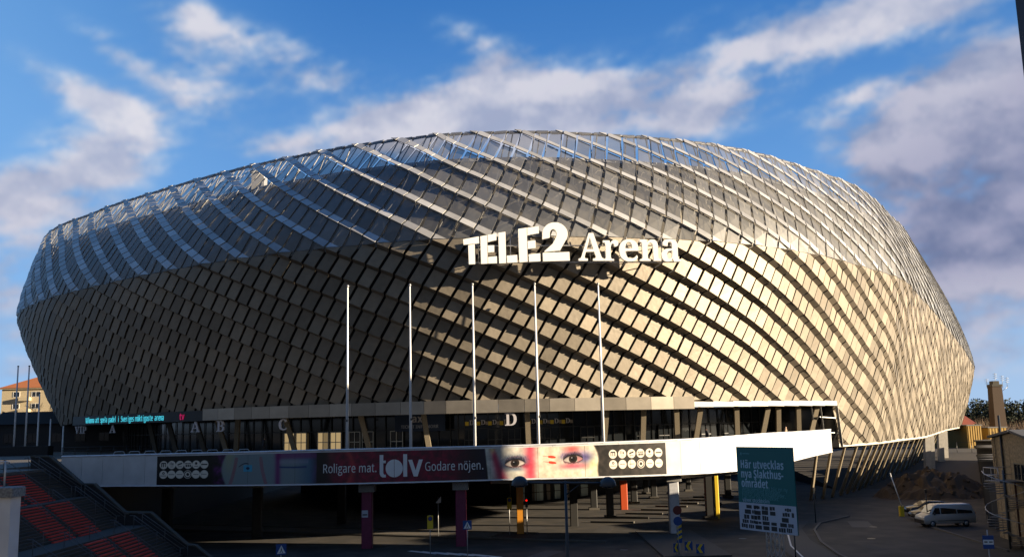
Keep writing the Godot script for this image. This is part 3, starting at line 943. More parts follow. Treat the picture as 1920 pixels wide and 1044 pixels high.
func banner_image() -> Image:
	var W := 2048
	var H := 132
	var im := Image.create(W, H, false, Image.FORMAT_RGB8)
	var n := FastNoiseLite.new()
	n.seed = 4
	n.frequency = 0.05
	n.fractal_octaves = 3
	var pale := Color(0.82, 0.80, 0.74)
	for yy in H:
		var v := (yy + 0.5) / H
		for xx in W:
			var x := 288.0 + (xx + 0.5) * 947.0 / W
			var y := v * 60.0
			var f := n.get_noise_2d(xx * 0.5, yy * 0.5)
			var c := Color(0.05, 0.045, 0.05)
			if x < 600.0:
				# left picture: ball-like white make-up with red stitching, one open blue eye and one shut
				c = c.lerp(Color(0.30, 0.10, 0.32), smoothstep(393.0, 402.0, x) * (0.6 + f))
				var face := smoothstep(418.0 - 8.0 * sin(v * PI), 424.0 - 8.0 * sin(v * PI), x) * (1.0 - smoothstep(575.0, 600.0, x))
				var skin_c := Color(0.60, 0.68, 0.70).lerp(Color(0.74, 0.76, 0.62), exp(-pow((x - 427.0) / 12.0, 2.0)) * (1.0 - v))
				skin_c = skin_c.lerp(Color(0.32, 0.50, 0.62), smoothstep(545.0, 585.0, x))
				skin_c = skin_c.lerp(Color(0.55, 0.26, 0.52), exp(-pow((x - 519.0) / 5.0, 2.0)) + 0.8 * smoothstep(508.0, 530.0, x) * (1.0 - smoothstep(0.1, 0.26, v)))
				c = c.lerp(skin_c * 0.78, face)  # left face darkened in the print for the shade at this end
				for sx in [[441.0, 0.32], [487.0, -0.30]]:
					var line: float = sx[0] - sx[1] * 34.0 * pow(v - 0.1, 1.5) * signf(sx[1]) * signf(sx[1]) * 1.2
					var dx := absf(x - line)
					if dx < 3.2 and fposmod(y + dx * 0.9, 3.4) < 1.4: c = c.lerp(Color(0.62, 0.10, 0.22), 0.85)
				var e := Vector2((x - 463.0) / 8.0, (y - 28.0) / 6.5)
				if absf(e.x) < 1.0 and absf(e.y) < 1.0: c = c.lerp(Color(0.22, 0.62, 0.76), 0.9)
				if e.length() < 0.42: c = Color(0.05, 0.2, 0.32)
				if absf(y - (24.0 - 6.0 * sin((x - 447.0) * 0.13))) < 0.8 and x > 446.0 and x < 464.0: c = Color(0.12, 0.14, 0.2)
				var lid := absf(y - 26.5 - sin((x - 520.0) * 0.05) * 1.2)
				if x > 522.0 and x < 572.0: c = c.lerp(Color(0.12, 0.20, 0.42), exp(-pow(lid / 1.5, 2.0)) * 0.95)
				if x > 522.0 and x < 575.0 and y < 24.0: c = c.lerp(Color(0.62, 0.58, 0.68), 0.35 * exp(-pow((y - 17.0) / 4.0, 2.0)))
			elif x < 893.0:
				var k := smoothstep(585.0, 640.0, x) * (1.0 - smoothstep(815.0, 880.0, x))
				c = Color(0.13, 0.055, 0.10).lerp(Color(0.52, 0.05, 0.20), k * (0.75 + 0.5 * f))
				c = c.lerp(Color(0.60, 0.30, 0.28), 0.5 * exp(-pow((x - 614.0) / 8.0, 2.0)) * (1.0 - v))
				c = c.lerp(Color(0.72, 0.28, 0.24), 0.6 * exp(-pow((x - 647.0 - 8.0 * sin(v * PI)) / 5.0, 2.0)))
				c = c.lerp(Color(0.08, 0.07, 0.16), smoothstep(868.0, 892.0, x) * 0.9)
			if x >= 590.0 and x < 640.0: c = c.lerp(Color(0.05, 0.045, 0.06), 1.0 - smoothstep(592.0, 625.0, x))
			if x >= 889.0:
				var edge_x := 893.0 + 5.0 * v
				var face := smoothstep(edge_x - 3.0, edge_x, x)
				var s := pale.lerp(Color(0.90, 0.86, 0.76), smoothstep(950.0, 1000.0, x))
				var wedge := exp(-pow((x - 905.0 - 16.0 * v) / (4.0 + 6.0 * v), 2.0))
				s = s.lerp(Color(0.76, 0.24, 0.34), wedge)
				s = s.lerp(Color(0.88, 0.80, 0.55), exp(-pow((x - 905.0) / 5.0, 2.0)) * (1.0 - smoothstep(0.0, 0.3, v)))
				s = s.lerp(Color(0.88, 0.30, 0.38), exp(-pow((x - 974.0) / 10.0, 2.0)) * 0.95)
				s = s.lerp(Color(0.70, 0.16, 0.24), exp(-pow((x - 966.0) / 9.0, 2.0) - pow((y - 36.0) / 5.0, 2.0)) * 0.8)
				for q in [[1013.0, 20.0], [1014.0, 31.0]]:
					var w := Vector2((x - q[0]) / 8.0, (y - q[1] - 0.15 * (x - q[0])) / 2.6)
					if w.length() < 1.0 and x > q[0] - 6.0: s = s.lerp(Color(0.90, 0.26, 0.16), 0.95)
					elif absf(w.y) < 0.25 and x > q[0] - 16.0 and x < q[0]: s = s.lerp(Color(0.85, 0.35, 0.3), 0.6)
				# the two open eyes
				for q in [[946.0, 31.0, Color(0.13, 0.22, 0.38), 0.0], [1053.0, 26.0, Color(0.33, 0.26, 0.52), 1.0]]:
					var dx: float = x - q[0]
					var dy: float = y - q[1]
					var lash := exp(-pow(dx / 24.0, 4.0) - pow((dy + 7.0) / 9.0, 2.0)) * (0.5 + 1.4 * absf(n.get_noise_2d(xx * 2.5, yy * 0.8)))
					s = s.lerp(q[2], clampf(lash, 0.0, 0.85))
					if q[3] > 0.5:
						s = s.lerp(Color(0.30, 0.26, 0.50), 0.85 * exp(-pow((dx - 26.0) / 13.0, 2.0) - pow((dy + 2.0) / 11.0, 2.0)))
						s = s.lerp(Color(0.90, 0.30, 0.40), 0.8 * exp(-pow(dx / 26.0, 2.0) - pow((dy - 13.0) / 6.0, 2.0)))
						s = s.lerp(Color(0.86, 0.34, 0.34), 0.8 * exp(-pow((dx + 2.0) / 16.0, 2.0) - pow((dy + 20.0) / 8.0, 2.0)))
						s = s.lerp(Color(0.88, 0.90, 0.68), 0.8 * exp(-pow((dx - 38.0) / 10.0, 2.0) - pow((dy - 12.0) / 14.0, 2.0)))
					else:
						s = s.lerp(q[2], 0.7 * exp(-pow((dx + 18.0) / 9.0, 2.0) - pow((dy - 2.0) / 8.0, 2.0)))
						s = s.lerp(q[2], 0.5 * exp(-pow(dx / 16.0, 2.0) - pow((dy - 11.0) / 4.0, 2.0)))
					var tilt := dy + dx * 0.06
					var al := pow(clampf(1.0 - pow(dx / 19.0, 2.0), 0.0, 1.0), 0.75)
					var up := -al * 8.8
					var low := al * 6.6
					var hair := absf(n.get_noise_2d(xx * 6.0, yy * 0.6 + dx * 0.8))
					s = s.lerp(Color(0.55, 0.38, 0.42), 0.45 * exp(-pow((tilt - up + 4.5) / 1.8, 2.0)) * smoothstep(0.0, 0.4, al))
					s = s.lerp(Color(0.05, 0.05, 0.10), clampf(hair * 2.6, 0.0, 0.85) * smoothstep(-8.5, -1.0, tilt - up) * smoothstep(0.5, -0.5, tilt - up) * smoothstep(0.02, 0.3, al))
					s = s.lerp(Color(0.10, 0.08, 0.14), clampf(hair * 2.0, 0.0, 0.7) * smoothstep(5.0, 0.5, tilt - low) * smoothstep(-0.5, 0.5, tilt - low) * smoothstep(0.05, 0.4, al))
					if tilt > up and tilt < low:
						var white := Color(0.78, 0.74, 0.70) if dx < 8.0 or q[3] < 0.5 else Color(0.84, 0.58, 0.58)
						white = white.lerp(Color(0.50, 0.42, 0.42), exp(-pow((tilt - up) / 3.0, 2.0)))
						var r := Vector2(dx, tilt + 1.2).length()
						white = white.lerp(Color(0.17, 0.12, 0.10), smoothstep(8.4, 7.4, r))
						white = white.lerp(Color(0.03, 0.03, 0.035), smoothstep(4.6, 3.6, r))
						if Vector2(dx + 2.2, tilt + 3.4).length() < 1.0: white = Color(0.75, 0.75, 0.78)
						s = white
					s = s.lerp(Color(0.04, 0.04, 0.07), 0.92 * exp(-pow((tilt - up) / 1.3, 2.0)) * smoothstep(0.0, 0.25, al))
					s = s.lerp(Color(0.35, 0.16, 0.18), 0.7 * exp(-pow((tilt - low) / 0.9, 2.0)) * smoothstep(0.0, 0.25, al))
				var far := 1090.0 + 12.0 * v + 4.0 * sin(v * 5.0)
				s = s.lerp(Color(0.17, 0.15, 0.135) * (0.9 + 0.5 * f), smoothstep(far, far + 5.0, x))
				s = s * (0.93 + 0.16 * f)
				c = c.lerp(s, face)
			# round white roundels with small dark marks
			for block in [[301.0, 15.8, 0], [1129.0, 18.2, 1]]:
				if x > block[0] - 12.0 and x < block[0] + 108.0:
					for r in 2:
						for k in 6:
							var q := Vector2(x - block[0] - block[1] * k, y - (18.5 if r == 0 else 38.5))
							q.y *= 0.92
							if q.length() < 8.3:
								var w := Color(0.86, 0.83, 0.77)
								var id: int = r * 6 + k
								var ink := false
								match id:
									0: ink = (absf(q.y + 3.5) < 1.0 and absf(q.x) < 4.5) or (absf(q.x + 3.8) < 0.8 and absf(q.y) < 4.0) or (absf(q.x) < 0.8 and absf(q.y) < 4.0) or (absf(q.x - 3.8) < 0.8 and absf(q.y) < 4.0)
									1: ink = (absf(q.x + 2.0) < 1.8 and absf(q.y + 2.5) < 3.0 and absf(q.x + 2.0) > 0.9) or (absf(q.x - 2.2) < 0.8 and absf(q.y + 1.5) < 2.0) or (absf(q.y - 3.6) < 0.4 and absf(q.x) < 3.0)
									2: ink = absf(q.y + 1.5 + q.x * 0.35) < 1.3 and absf(q.x) < 4.6 or (absf(q.y - 3.6) < 0.4 and absf(q.x) < 4.0)
									3: ink = (absf(q.y + 2.2) < 1.1 and absf(q.x) < 5.5 and fposmod(q.x, 2.0) < 1.4) or (absf(q.y - 2.0) < 1.7 and absf(q.x) < 5.5 and fposmod(q.x + 0.3, 3.6) < 2.6)
									4: ink = q.distance_to(Vector2(0, -2.4)) < 2.4 or (absf(q.y - 3.2) < 0.4 and absf(q.x) < 3.6)
									5: ink = absf(q.y) < 1.1 and absf(q.x) < 5.8
									6: ink = (q.distance_to(Vector2(0, -2.6)) < 2.4 and q.distance_to(Vector2(0, -2.6)) > 1.1) or (absf(q.y - 2.6) < 0.6 and absf(q.x) < 5.4 and fposmod(q.x, 1.4) < 0.9)
									9: ink = q.length() > 5.2 and q.length() < 6.8 or q.length() < 2.8
									_: ink = absf(q.y) < 0.7 and absf(q.x) < 5.2 and fposmod(q.x, 1.3) < 0.85
								if ink: w = Color(0.2, 0.18, 0.17)
								if q.length() > 7.6: w = w.lerp(c, (q.length() - 7.6) / 0.7)
								c = w
			im.set_pixel(xx, yy, c)
	return im

# ---------------------------------------------------------------- big sign on the skin
func roof_sign() -> void:
	var s := thing("arena_name_sign", "large white letters TELE2 Arena on a pipe frame below the skin's fold", "sign", Vector3(-4.62, 26.0, -90.2), deg_to_rad(6.5))
	var k := 0.01262          # metres per quarter pixel of the drawing
	var P := func(pts: Array) -> PackedVector2Array:
		var r := PackedVector2Array()
		for q in pts: r.append(Vector2((q[0] - 115.0) * k, (372.0 - q[1]) * k))
		return r
	var X := Transform3D()
	var letters := {
		"letter_t": [[[115, 192], [235, 170], [236, 222], [118, 235]], [[153, 237], [202, 229], [204, 382], [156, 384]]],
		"letter_e": [[[246, 169], [298, 160], [298, 379], [249, 381]], [[302, 158], [368, 148], [368, 198], [302, 212]], [[302, 240], [350, 238], [350, 290], [302, 292]], [[302, 328], [369, 322], [369, 376], [302, 378]]],
		"letter_l": [[[384, 142], [438, 134], [439, 375], [386, 378]], [[446, 318], [524, 312], [525, 370], [447, 374]]],
		"letter_e_001": [[[536, 112], [602, 102], [603, 366], [540, 370]], [[606, 102], [695, 90], [695, 145], [606, 160]], [[607, 206], [667, 200], [667, 260], [607, 265]], [[613, 308], [701, 300], [702, 362], [613, 366]]],
	}
	for name_ in letters:
		var st := mb()
		for poly in letters[name_]: prism(st, P.call(poly), X, 0.35)
		build(st, name_, M.sign_white, s)
	var two := mb()
	var bowl := [[720, 192]]
	for a in range(180, -40, -12):
		bowl.append([820 + 98 * cos(deg_to_rad(a)), 150 - 90 * sin(deg_to_rad(a))])
	bowl.append_array([[855, 278], [735, 290], [735, 283], [800, 226]])
	for a in range(-25, 181, 15):
		bowl.append([806 + 27 * cos(deg_to_rad(a)), 152 - 40 * sin(deg_to_rad(a))])
	bowl.append([778, 180])
	prism(two, P.call(bowl), X, 0.35)
	prism(two, P.call([[721, 297], [926, 290], [928, 358], [722, 363]]), X, 0.35)
	build(two, "digit_two", M.sign_white, s)
	for c in [["A", 997, 1196, 143, 360], ["r", 1190, 1311, 198, 360], ["e", 1316, 1466, 194, 366], ["n", 1476, 1642, 194, 362], ["a", 1648, 1797, 192, 368]]:
		var o := lettering("letter_" + c[0].to_lower(), c[0], serif_bold, 2.0, 0.35, M.sign_white, s, Vector3.ZERO)
		var box_: AABB = o.mesh.get_aabb()
		var sx: float = (c[2] - c[1]) * k / box_.size.x
		var sy: float = (c[4] - c[3]) * k / box_.size.y
		o.transform = Transform3D(Basis.from_scale(Vector3(sx, sy, 1)), Vector3(((c[1] + c[2]) * 0.5 - 115.0) * k - box_.get_center().x * sx, (372.0 - (c[3] + c[4]) * 0.5) * k - box_.get_center().y * sy, 0.175 - box_.get_center().z))
	var fr := smooth()
	for y in [0.1, 1.75]:
		tube(fr, Vector3(0.4, y, -0.25), Vector3(21.0, y, -0.25), 0.06, 0.06, 6)
	for x in [1.5, 4.6, 8.8, 12.4, 16.0, 19.5]:
		tube(fr, Vector3(x, 0.0, -0.25), Vector3(x, 2.6, -0.25), 0.05, 0.05, 6)
		tube(fr, Vector3(x, 1.75, -0.25), Vector3(x + 0.2, 1.9, -2.4 + x * 0.02), 0.05, 0.05, 6)
		tube(fr, Vector3(x, 0.1, -0.25), Vector3(x + 0.2, 0.3, -2.4 + x * 0.02), 0.05, 0.05, 6)
	build(fr, "pipe_frame", M.steel, s)

# ---------------------------------------------------------------- things on the terrace
func terrace_things() -> void:
	var pole := thing("flagpole", "white flagpole farthest left of the tall row before the arena", "flagpole", Vector3.ZERO, 0, "tall white flagpoles along the terrace")
	var st := smooth()
	tube(st, Vector3(0, 0, 0), Vector3(0, 15.75, 0), 0.145, 0.07, 10)
	build(st, "shaft", M.pole_white, pole)
	var fin := smooth()
	lathe(fin, Vector3(0, 15.75, 0), [[0.0, 0.0], [0.1, 0.04], [0.13, 0.14], [0.08, 0.24], [0.0, 0.27]], 8)
	build(fin, "finial", M.steel, pole)
	var cl := mb()
	box(cl, Vector3(0, 3.4, 0.16), Vector3(0.12, 0.2, 0.1))
	build(cl, "cleat", M.frame_dark, pole)
	var hal := smooth()
	tube(hal, Vector3(0.05, 3.4, 0.2), Vector3(0.02, 15.6, 0.11), 0.008, 0.008, 4)
	build(hal, "halyard", M.steel, pole)
	pole.position = Vector3(-15.45, 8.0, -89.1)
	var names := ["", "white flagpole second from left, crossing the magenta part of the banner", "white flagpole in the middle of the tall row of five", "white flagpole second from right, above the painted eyes of the banner", "white flagpole farthest right of the tall row, beside the white pillar"]
	var spots := [Vector3.ZERO, Vector3(-9.62, 8.0, -89.2), Vector3(-3.75, 8.0, -89.6), Vector3(2.13, 8.0, -90.2), Vector3(8.25, 8.0, -91.2)]
	for k in range(1, 5): copy_of(pole, spots[k], 0.4 * k, names[k])
	# small poles on the planter at the left
	var sp := thing("small_flagpole", "slim white flagpole nearest the left edge by the apartment block", "flagpole", Vector3(-67.17, 8.0, -130), 0, "slim flagpoles on the low wall at left")
	st = smooth()
	tube(st, Vector3.ZERO, Vector3(0, 11.8, 0), 0.14, 0.09, 8)
	build(st, "shaft", M.pole_white, sp)
	fin = smooth()
	lathe(fin, Vector3(0, 11.8, 0), [[0.0, 0.0], [0.14, 0.06], [0.14, 0.16], [0.0, 0.24]], 8)
	build(fin, "finial", M.frame_dark, sp)
	copy_of(sp, Vector3(-65.66, 8.0, -130), 0, "slim white flagpole second from left, before the apartment block's windows")
	copy_of(sp, Vector3(-64.05, 4.4, -130), 0, "slim white flagpole third from left, right before the arena's skin")
	copy_of(sp, Vector3(-62.4, 1.0, -130), 0, "short slim white flagpole under the arena's overhang, left one")
	copy_of(sp, Vector3(-60.65, 0.0, -130), 0, "short slim white flagpole under the arena's overhang, right one")
	# gate letters hanging from the canopy
	for g in [["VIP", -78.5, 1.0, "white hanging letters VIP under the canopy at far left"], ["A", -66.5, 1.0, "white hanging letter A below the light display, left one"], ["A", -46.0, 1.25, "white hanging letter A at the right end of the light display"], ["B", -41.0, 1.25, "white hanging letter B under the bronze canopy"], ["C", -30.3, 1.2, "white hanging letter C beside a leaning column"], ["D", -0.6, 1.25, "white hanging letter D in the middle of the canopy"]]:
		var at := can(g[1], 0.7, EYE + 0.42)
		var n := out(g[1])
		var t := thing("gate_letter_sign", g[3], "letter sign", at, atan2(n.x, n.y) * 0.55, "white gate letters under the canopy")
		lettering("lettering", g[0], serif_bold, g[2], 0.16, M.letter_white, t, Vector3.ZERO)
		var h := mb()
		box(h, Vector3(0, 0.65, -0.05), Vector3(0.05, 0.5, 0.05))
		build(h, "hanger", M.steel, t)
	# small yellow door signs
	for k in 2:
		var t := thing("door_sign", ["row of small yellow door signs left of the big letter D", "row of small yellow door signs right of the big letter D"][k], "door sign", can(-4.2 if k == 0 else 5.0, -6.0, EYE + 0.2), 0.1, "yellow door signs over the entrances")
		for j in 4:
			var p := mb()
			box(p, Vector3(j * 1.25 - 1.9, -0.1, 0), Vector3(0.38, 0.42, 0.06))
			build(p, "plate", M.yellow_paint, t)
			var q := mb()
			box(q, Vector3(j * 1.25 - 1.0, -0.08, 0), Vector3(0.28, 0.36, 0.06))
			build(q, "small_plate", M.plaster, t)
			lettering("lettering", "D", serif_bold, 0.5, 0.05, M.letter_white, t, Vector3(j * 1.25 - 1.4, 0, 0))
	var tk := thing("ticket_window_sign", "dark blue ticket information sign over the closed windows", "sign", can(-15.8, -7.6, EYE + 0.35), -0.3)
	var b := mb()
	box(b, Vector3.ZERO, Vector3(6.0, 1.9, 0.2))
	build(b, "board", M.navy, tk)
	lettering("lettering", "axs", sans_bold, 0.85, 0.03, M.letter_white, tk, Vector3(0, 0.42, 0.12))
	lettering("lettering", "TICKET INFO NORR", sans_bold, 0.36, 0.03, M.letter_dim, tk, Vector3(0, -0.45, 0.12))
	# light display
	var led := thing("light_display", "black light display band with turquoise text above the left entrances", "display")
	b = mb()
	for k in range(-82, -45, 3):
		var s0 := float(k)
		var s1 := s0 + 3.0
		hexa(b, [can(s0, 0.9, EYE + 1.1), can(s1, 0.9, EYE + 1.1), can(s1, 0.3, EYE + 1.1), can(s0, 0.3, EYE + 1.1)], [can(s0, 0.9, EYE + 2.3), can(s1, 0.9, EYE + 2.3), can(s1, 0.3, EYE + 2.3), can(s0, 0.3, EYE + 2.3)])
	build(b, "screen_housing", M.screen_black, led)
	var phrase := "Välkomna att spela padel i Sveriges mäktigaste arena"
	var step := 23.0 / phrase.length()
	for k in phrase.length():
		if phrase[k] == " ": continue
		var s := -75.5 + step * k
		var n := out(s)
		lettering("lit_letter", phrase[k], sans, 0.72, 0.02, M.led_text, led, can(s, 0.93, EYE + 1.68), Basis(Vector3.UP, atan2(n.x, n.y)), 0.95)
	n_lit(led, -48.6)
	# rails and hoops along the terrace edge, left
	for k in 9:
		var t: Node3D
		if k == 0:
			t = thing("steel_hoop", "bent steel hoop on the terrace, leftmost behind the white panels", "bike rack", Vector3.ZERO, 0, "steel hoops behind the terrace edge")
			var q := smooth()
			path(q, [Vector3(-0.5, 0, 0), Vector3(-0.5, 0.85, 0), Vector3(-0.38, 1.0, 0), Vector3(0.38, 1.0, 0), Vector3(0.5, 0.85, 0), Vector3(0.5, 0, 0)], 0.035)
			build(q, "tube", M.steel_bright, t)
			hoop0 = t
		else:
			t = copy_of(hoop0, Vector3.ZERO, 0, "bent steel hoop on the terrace, %s along the row from the left" % ["", "second", "third", "fourth", "fifth", "sixth", "seventh", "eighth", "ninth"][k])
		t.position = deck(5.0 + k * 1.55, -1.4, 1.0)
		t.position.y = 8.0
	person(can(-34.5, -1.2, 8.0) + Vector3(0, 0, 2.6), 2.0, "person in a dark coat walking past the doors given a sun glow", [0.18, -0.16], M.cloth_dark)
	person(can(24.0, 0.6, 8.0), -1.2, "person in dark clothes standing by a sunlit column", [0.05, -0.05], M.cloth_dark)
	person(can(36.6, 1.0, 8.0), 1.2, "person in light trousers near the white end of the terrace", [0.16, -0.14], M.cloth_light)
	var rb := thing("roof_box", "small white box standing up behind the arena's rim", "roof unit", skin(-38.0, RIM - crease(-38.0) - 2.5, -3.0))
	b = mb()
	box(b, Vector3(0, 1.5, 0), Vector3(1.5, 3.2, 1.5))
	build(b, "housing", M.coping, rb)
	b = mb()
	box(b, Vector3(0, 3.15, 0), Vector3(1.8, 0.3, 1.8))
	build(b, "lid", M.coping, rb)

var hoop0: Node3D

func n_lit(led: Node3D, s: float) -> void:
	var n := out(s)
	lettering("lit_letter", "tv", sans_bold, 0.8, 0.02, M.led_pink, led, can(s, 0.93, EYE + 1.7), Basis(Vector3.UP, atan2(n.x, n.y)))

# a body as one skin: smooth union of tapered capsules, meshed as surface nets
func person(at: Vector3, turn: float, label: String, legs: Array, cloth: Material) -> void:
	var t := thing("person", label, "person", at, turn)
	var bones := [[Vector3(0, 0.95, 0), Vector3(0, 1.42, 0), 0.17, 0.19], [Vector3(0, 1.5, 0), Vector3(0, 1.6, 0), 0.06, 0.06], [Vector3(0, 1.66, 0.01), Vector3(0, 1.72, 0.01), 0.1, 0.105],
		[Vector3(-0.1, 0.92, 0), Vector3(-0.1, 0.5, legs[0] * 0.6), 0.1, 0.07], [Vector3(-0.1, 0.5, legs[0] * 0.6), Vector3(-0.1, 0.08, legs[0]), 0.07, 0.05], [Vector3(-0.1, 0.05, legs[0]), Vector3(-0.1, 0.04, legs[0] + 0.16), 0.05, 0.04],
		[Vector3(0.1, 0.92, 0), Vector3(0.1, 0.5, legs[1] * 0.4), 0.1, 0.07], [Vector3(0.1, 0.5, legs[1] * 0.4), Vector3(0.1, 0.08, legs[1] * 1.5), 0.07, 0.05], [Vector3(0.1, 0.05, legs[1] * 1.5), Vector3(0.1, 0.04, legs[1] * 1.5 + 0.16), 0.05, 0.04],
		[Vector3(-0.21, 1.4, 0), Vector3(-0.26, 1.12, -0.06), 0.06, 0.05], [Vector3(-0.26, 1.12, -0.06), Vector3(-0.24, 0.88, legs[1] * 0.8), 0.05, 0.04], [Vector3(0.21, 1.4, 0), Vector3(0.26, 1.12, -0.04), 0.06, 0.05], [Vector3(0.26, 1.12, -0.04), Vector3(0.24, 0.88, legs[0] * 0.8), 0.05, 0.04]]
	var cell := 0.045
	var lo := Vector3(-0.42, -0.06, -0.45)
	var nx := 19
	var ny := 43
	var nz := 21
	var val := PackedFloat32Array()
	val.resize(nx * ny * nz)
	for z in nz:
		for y in ny:
			for x in nx:
				var p := lo + Vector3(x, y, z) * cell
				var sum := 0.0
				for b in bones:
					var a: Vector3 = b[0]
					var d: Vector3 = b[1] - a
					var h := clampf((p - a).dot(d) / d.length_squared(), 0.0, 1.0)
					sum += exp(-28.0 * (p.distance_to(a + d * h) - lerpf(b[2], b[3], h)))
				val[(z * ny + y) * nx + x] = -log(sum + 1e-9) / 28.0
	var st := smooth()
	var vert := {}
	for z in nz - 1:
		for y in ny - 1:
			for x in nx - 1:
				var c := Vector3.ZERO
				var cnt := 0
				for e in [[0, 1], [2, 3], [4, 5], [6, 7], [0, 2], [1, 3], [4, 6], [5, 7], [0, 4], [1, 5], [2, 6], [3, 7]]:
					var pa := Vector3i(e[0] & 1, (e[0] >> 1) & 1, e[0] >> 2)
					var pb := Vector3i(e[1] & 1, (e[1] >> 1) & 1, e[1] >> 2)
					var va := val[((z + pa.z) * ny + y + pa.y) * nx + x + pa.x]
					var vb := val[((z + pb.z) * ny + y + pb.y) * nx + x + pb.x]
					if (va < 0) != (vb < 0):
						c += Vector3(pa).lerp(Vector3(pb), va / (va - vb))
						cnt += 1
				if cnt > 0: vert[Vector3i(x, y, z)] = lo + (Vector3(x, y, z) + c / cnt) * cell
	for key in vert:
		var v: Vector3i = key
		if v.x < 1 or v.y < 1 or v.z < 1: continue
		var here := val[(v.z * ny + v.y) * nx + v.x] < 0
		for ax in 3:
			var d: Vector3i = [Vector3i(1, 0, 0), Vector3i(0, 1, 0), Vector3i(0, 0, 1)][ax]
			var w := v + d
			var there := val[(w.z * ny + w.y) * nx + w.x] < 0
			if here == there: continue
			var u1: Vector3i = [Vector3i(0, 1, 0), Vector3i(0, 0, 1), Vector3i(1, 0, 0)][ax]
			var u2: Vector3i = [Vector3i(0, 0, 1), Vector3i(1, 0, 0), Vector3i(0, 1, 0)][ax]
			var q := [v, v - u1, v - u1 - u2, v - u2]
			if q.all(func(i): return vert.has(i)):
				if here: quad(st, vert[q[0]], vert[q[1]], vert[q[2]], vert[q[3]])
				else: quad(st, vert[q[3]], vert[q[2]], vert[q[1]], vert[q[0]])
	build(st, "body", cloth, t)
	var hd := smooth()
	lathe(hd, Vector3(0, 1.64, 0.03), [[0.0, -0.09], [0.06, -0.07], [0.1, 0.0], [0.112, 0.08], [0.09, 0.14], [0.0, 0.17]], 10)
	build(hd, "face", M.skin_tone, t)
	var hr := smooth()
	lathe(hr, Vector3(0, 1.72, -0.02), [[0.12, -0.06], [0.128, 0.02], [0.1, 0.09], [0.0, 0.12]], 10)
	build(hr, "hair", M.dark, t)

# ---------------------------------------------------------------- ground, plaza, street
var sans: Font
var sans_bold: Font
var serif_bold: Font

func fonts() -> void:
	var f := SystemFont.new()
	f.font_names = PackedStringArray(["Droid Sans"])
	sans = f
	f = SystemFont.new()
	f.font_names = PackedStringArray(["Droid Sans"])
	f.font_weight = 700
	sans_bold = f
	f = SystemFont.new()
	f.font_names = PackedStringArray(["Droid Serif"])
	f.font_weight = 700
	serif_bold = f

func slab(called: String, mat: Material, x0: float, x1: float, y0: float, y1: float, z0: float, z1: float) -> void:
	var st := mb()
	box_at(st, x0, y0, z0, x1, y1, z1)
	tag(build(st, numbered(called), mat), "", "", "", "structure")

func band(called: String, mat: Material, pts: Array, wide: float, y: float, high := 0.0) -> void:   # a strip along the ground
	var st := mb()
	for k in pts.size() - 1:
		var a: Vector2 = pts[k]
		var b: Vector2 = pts[k + 1]
		var na := (pts[mini(k + 1, pts.size() - 1)] - pts[maxi(k - 1, 0)] as Vector2).orthogonal().normalized() * wide * 0.5
		var nb := (pts[mini(k + 2, pts.size() - 1)] - pts[k] as Vector2).orthogonal().normalized() * wide * 0.5
		var q := [a - na, b - nb, b + nb, a + na]
		if (q[1] - q[0]).cross(q[2] - q[0]) > 0: q.reverse()
		if high > 0.0:
			var lo := []
			var hi := []
			for p in q:
				lo.append(Vector3(p.x, 0.0, p.y))
				hi.append(Vector3(p.x, high, p.y))
			hexa(st, lo, hi)
		else:
			quad(st, Vector3(q[0].x, y, q[0].y), Vector3(q[1].x, y, q[1].y), Vector3(q[2].x, y, q[2].y), Vector3(q[3].x, y, q[3].y))
	tag(build(st, numbered(called), mat), "", "", "", "structure")

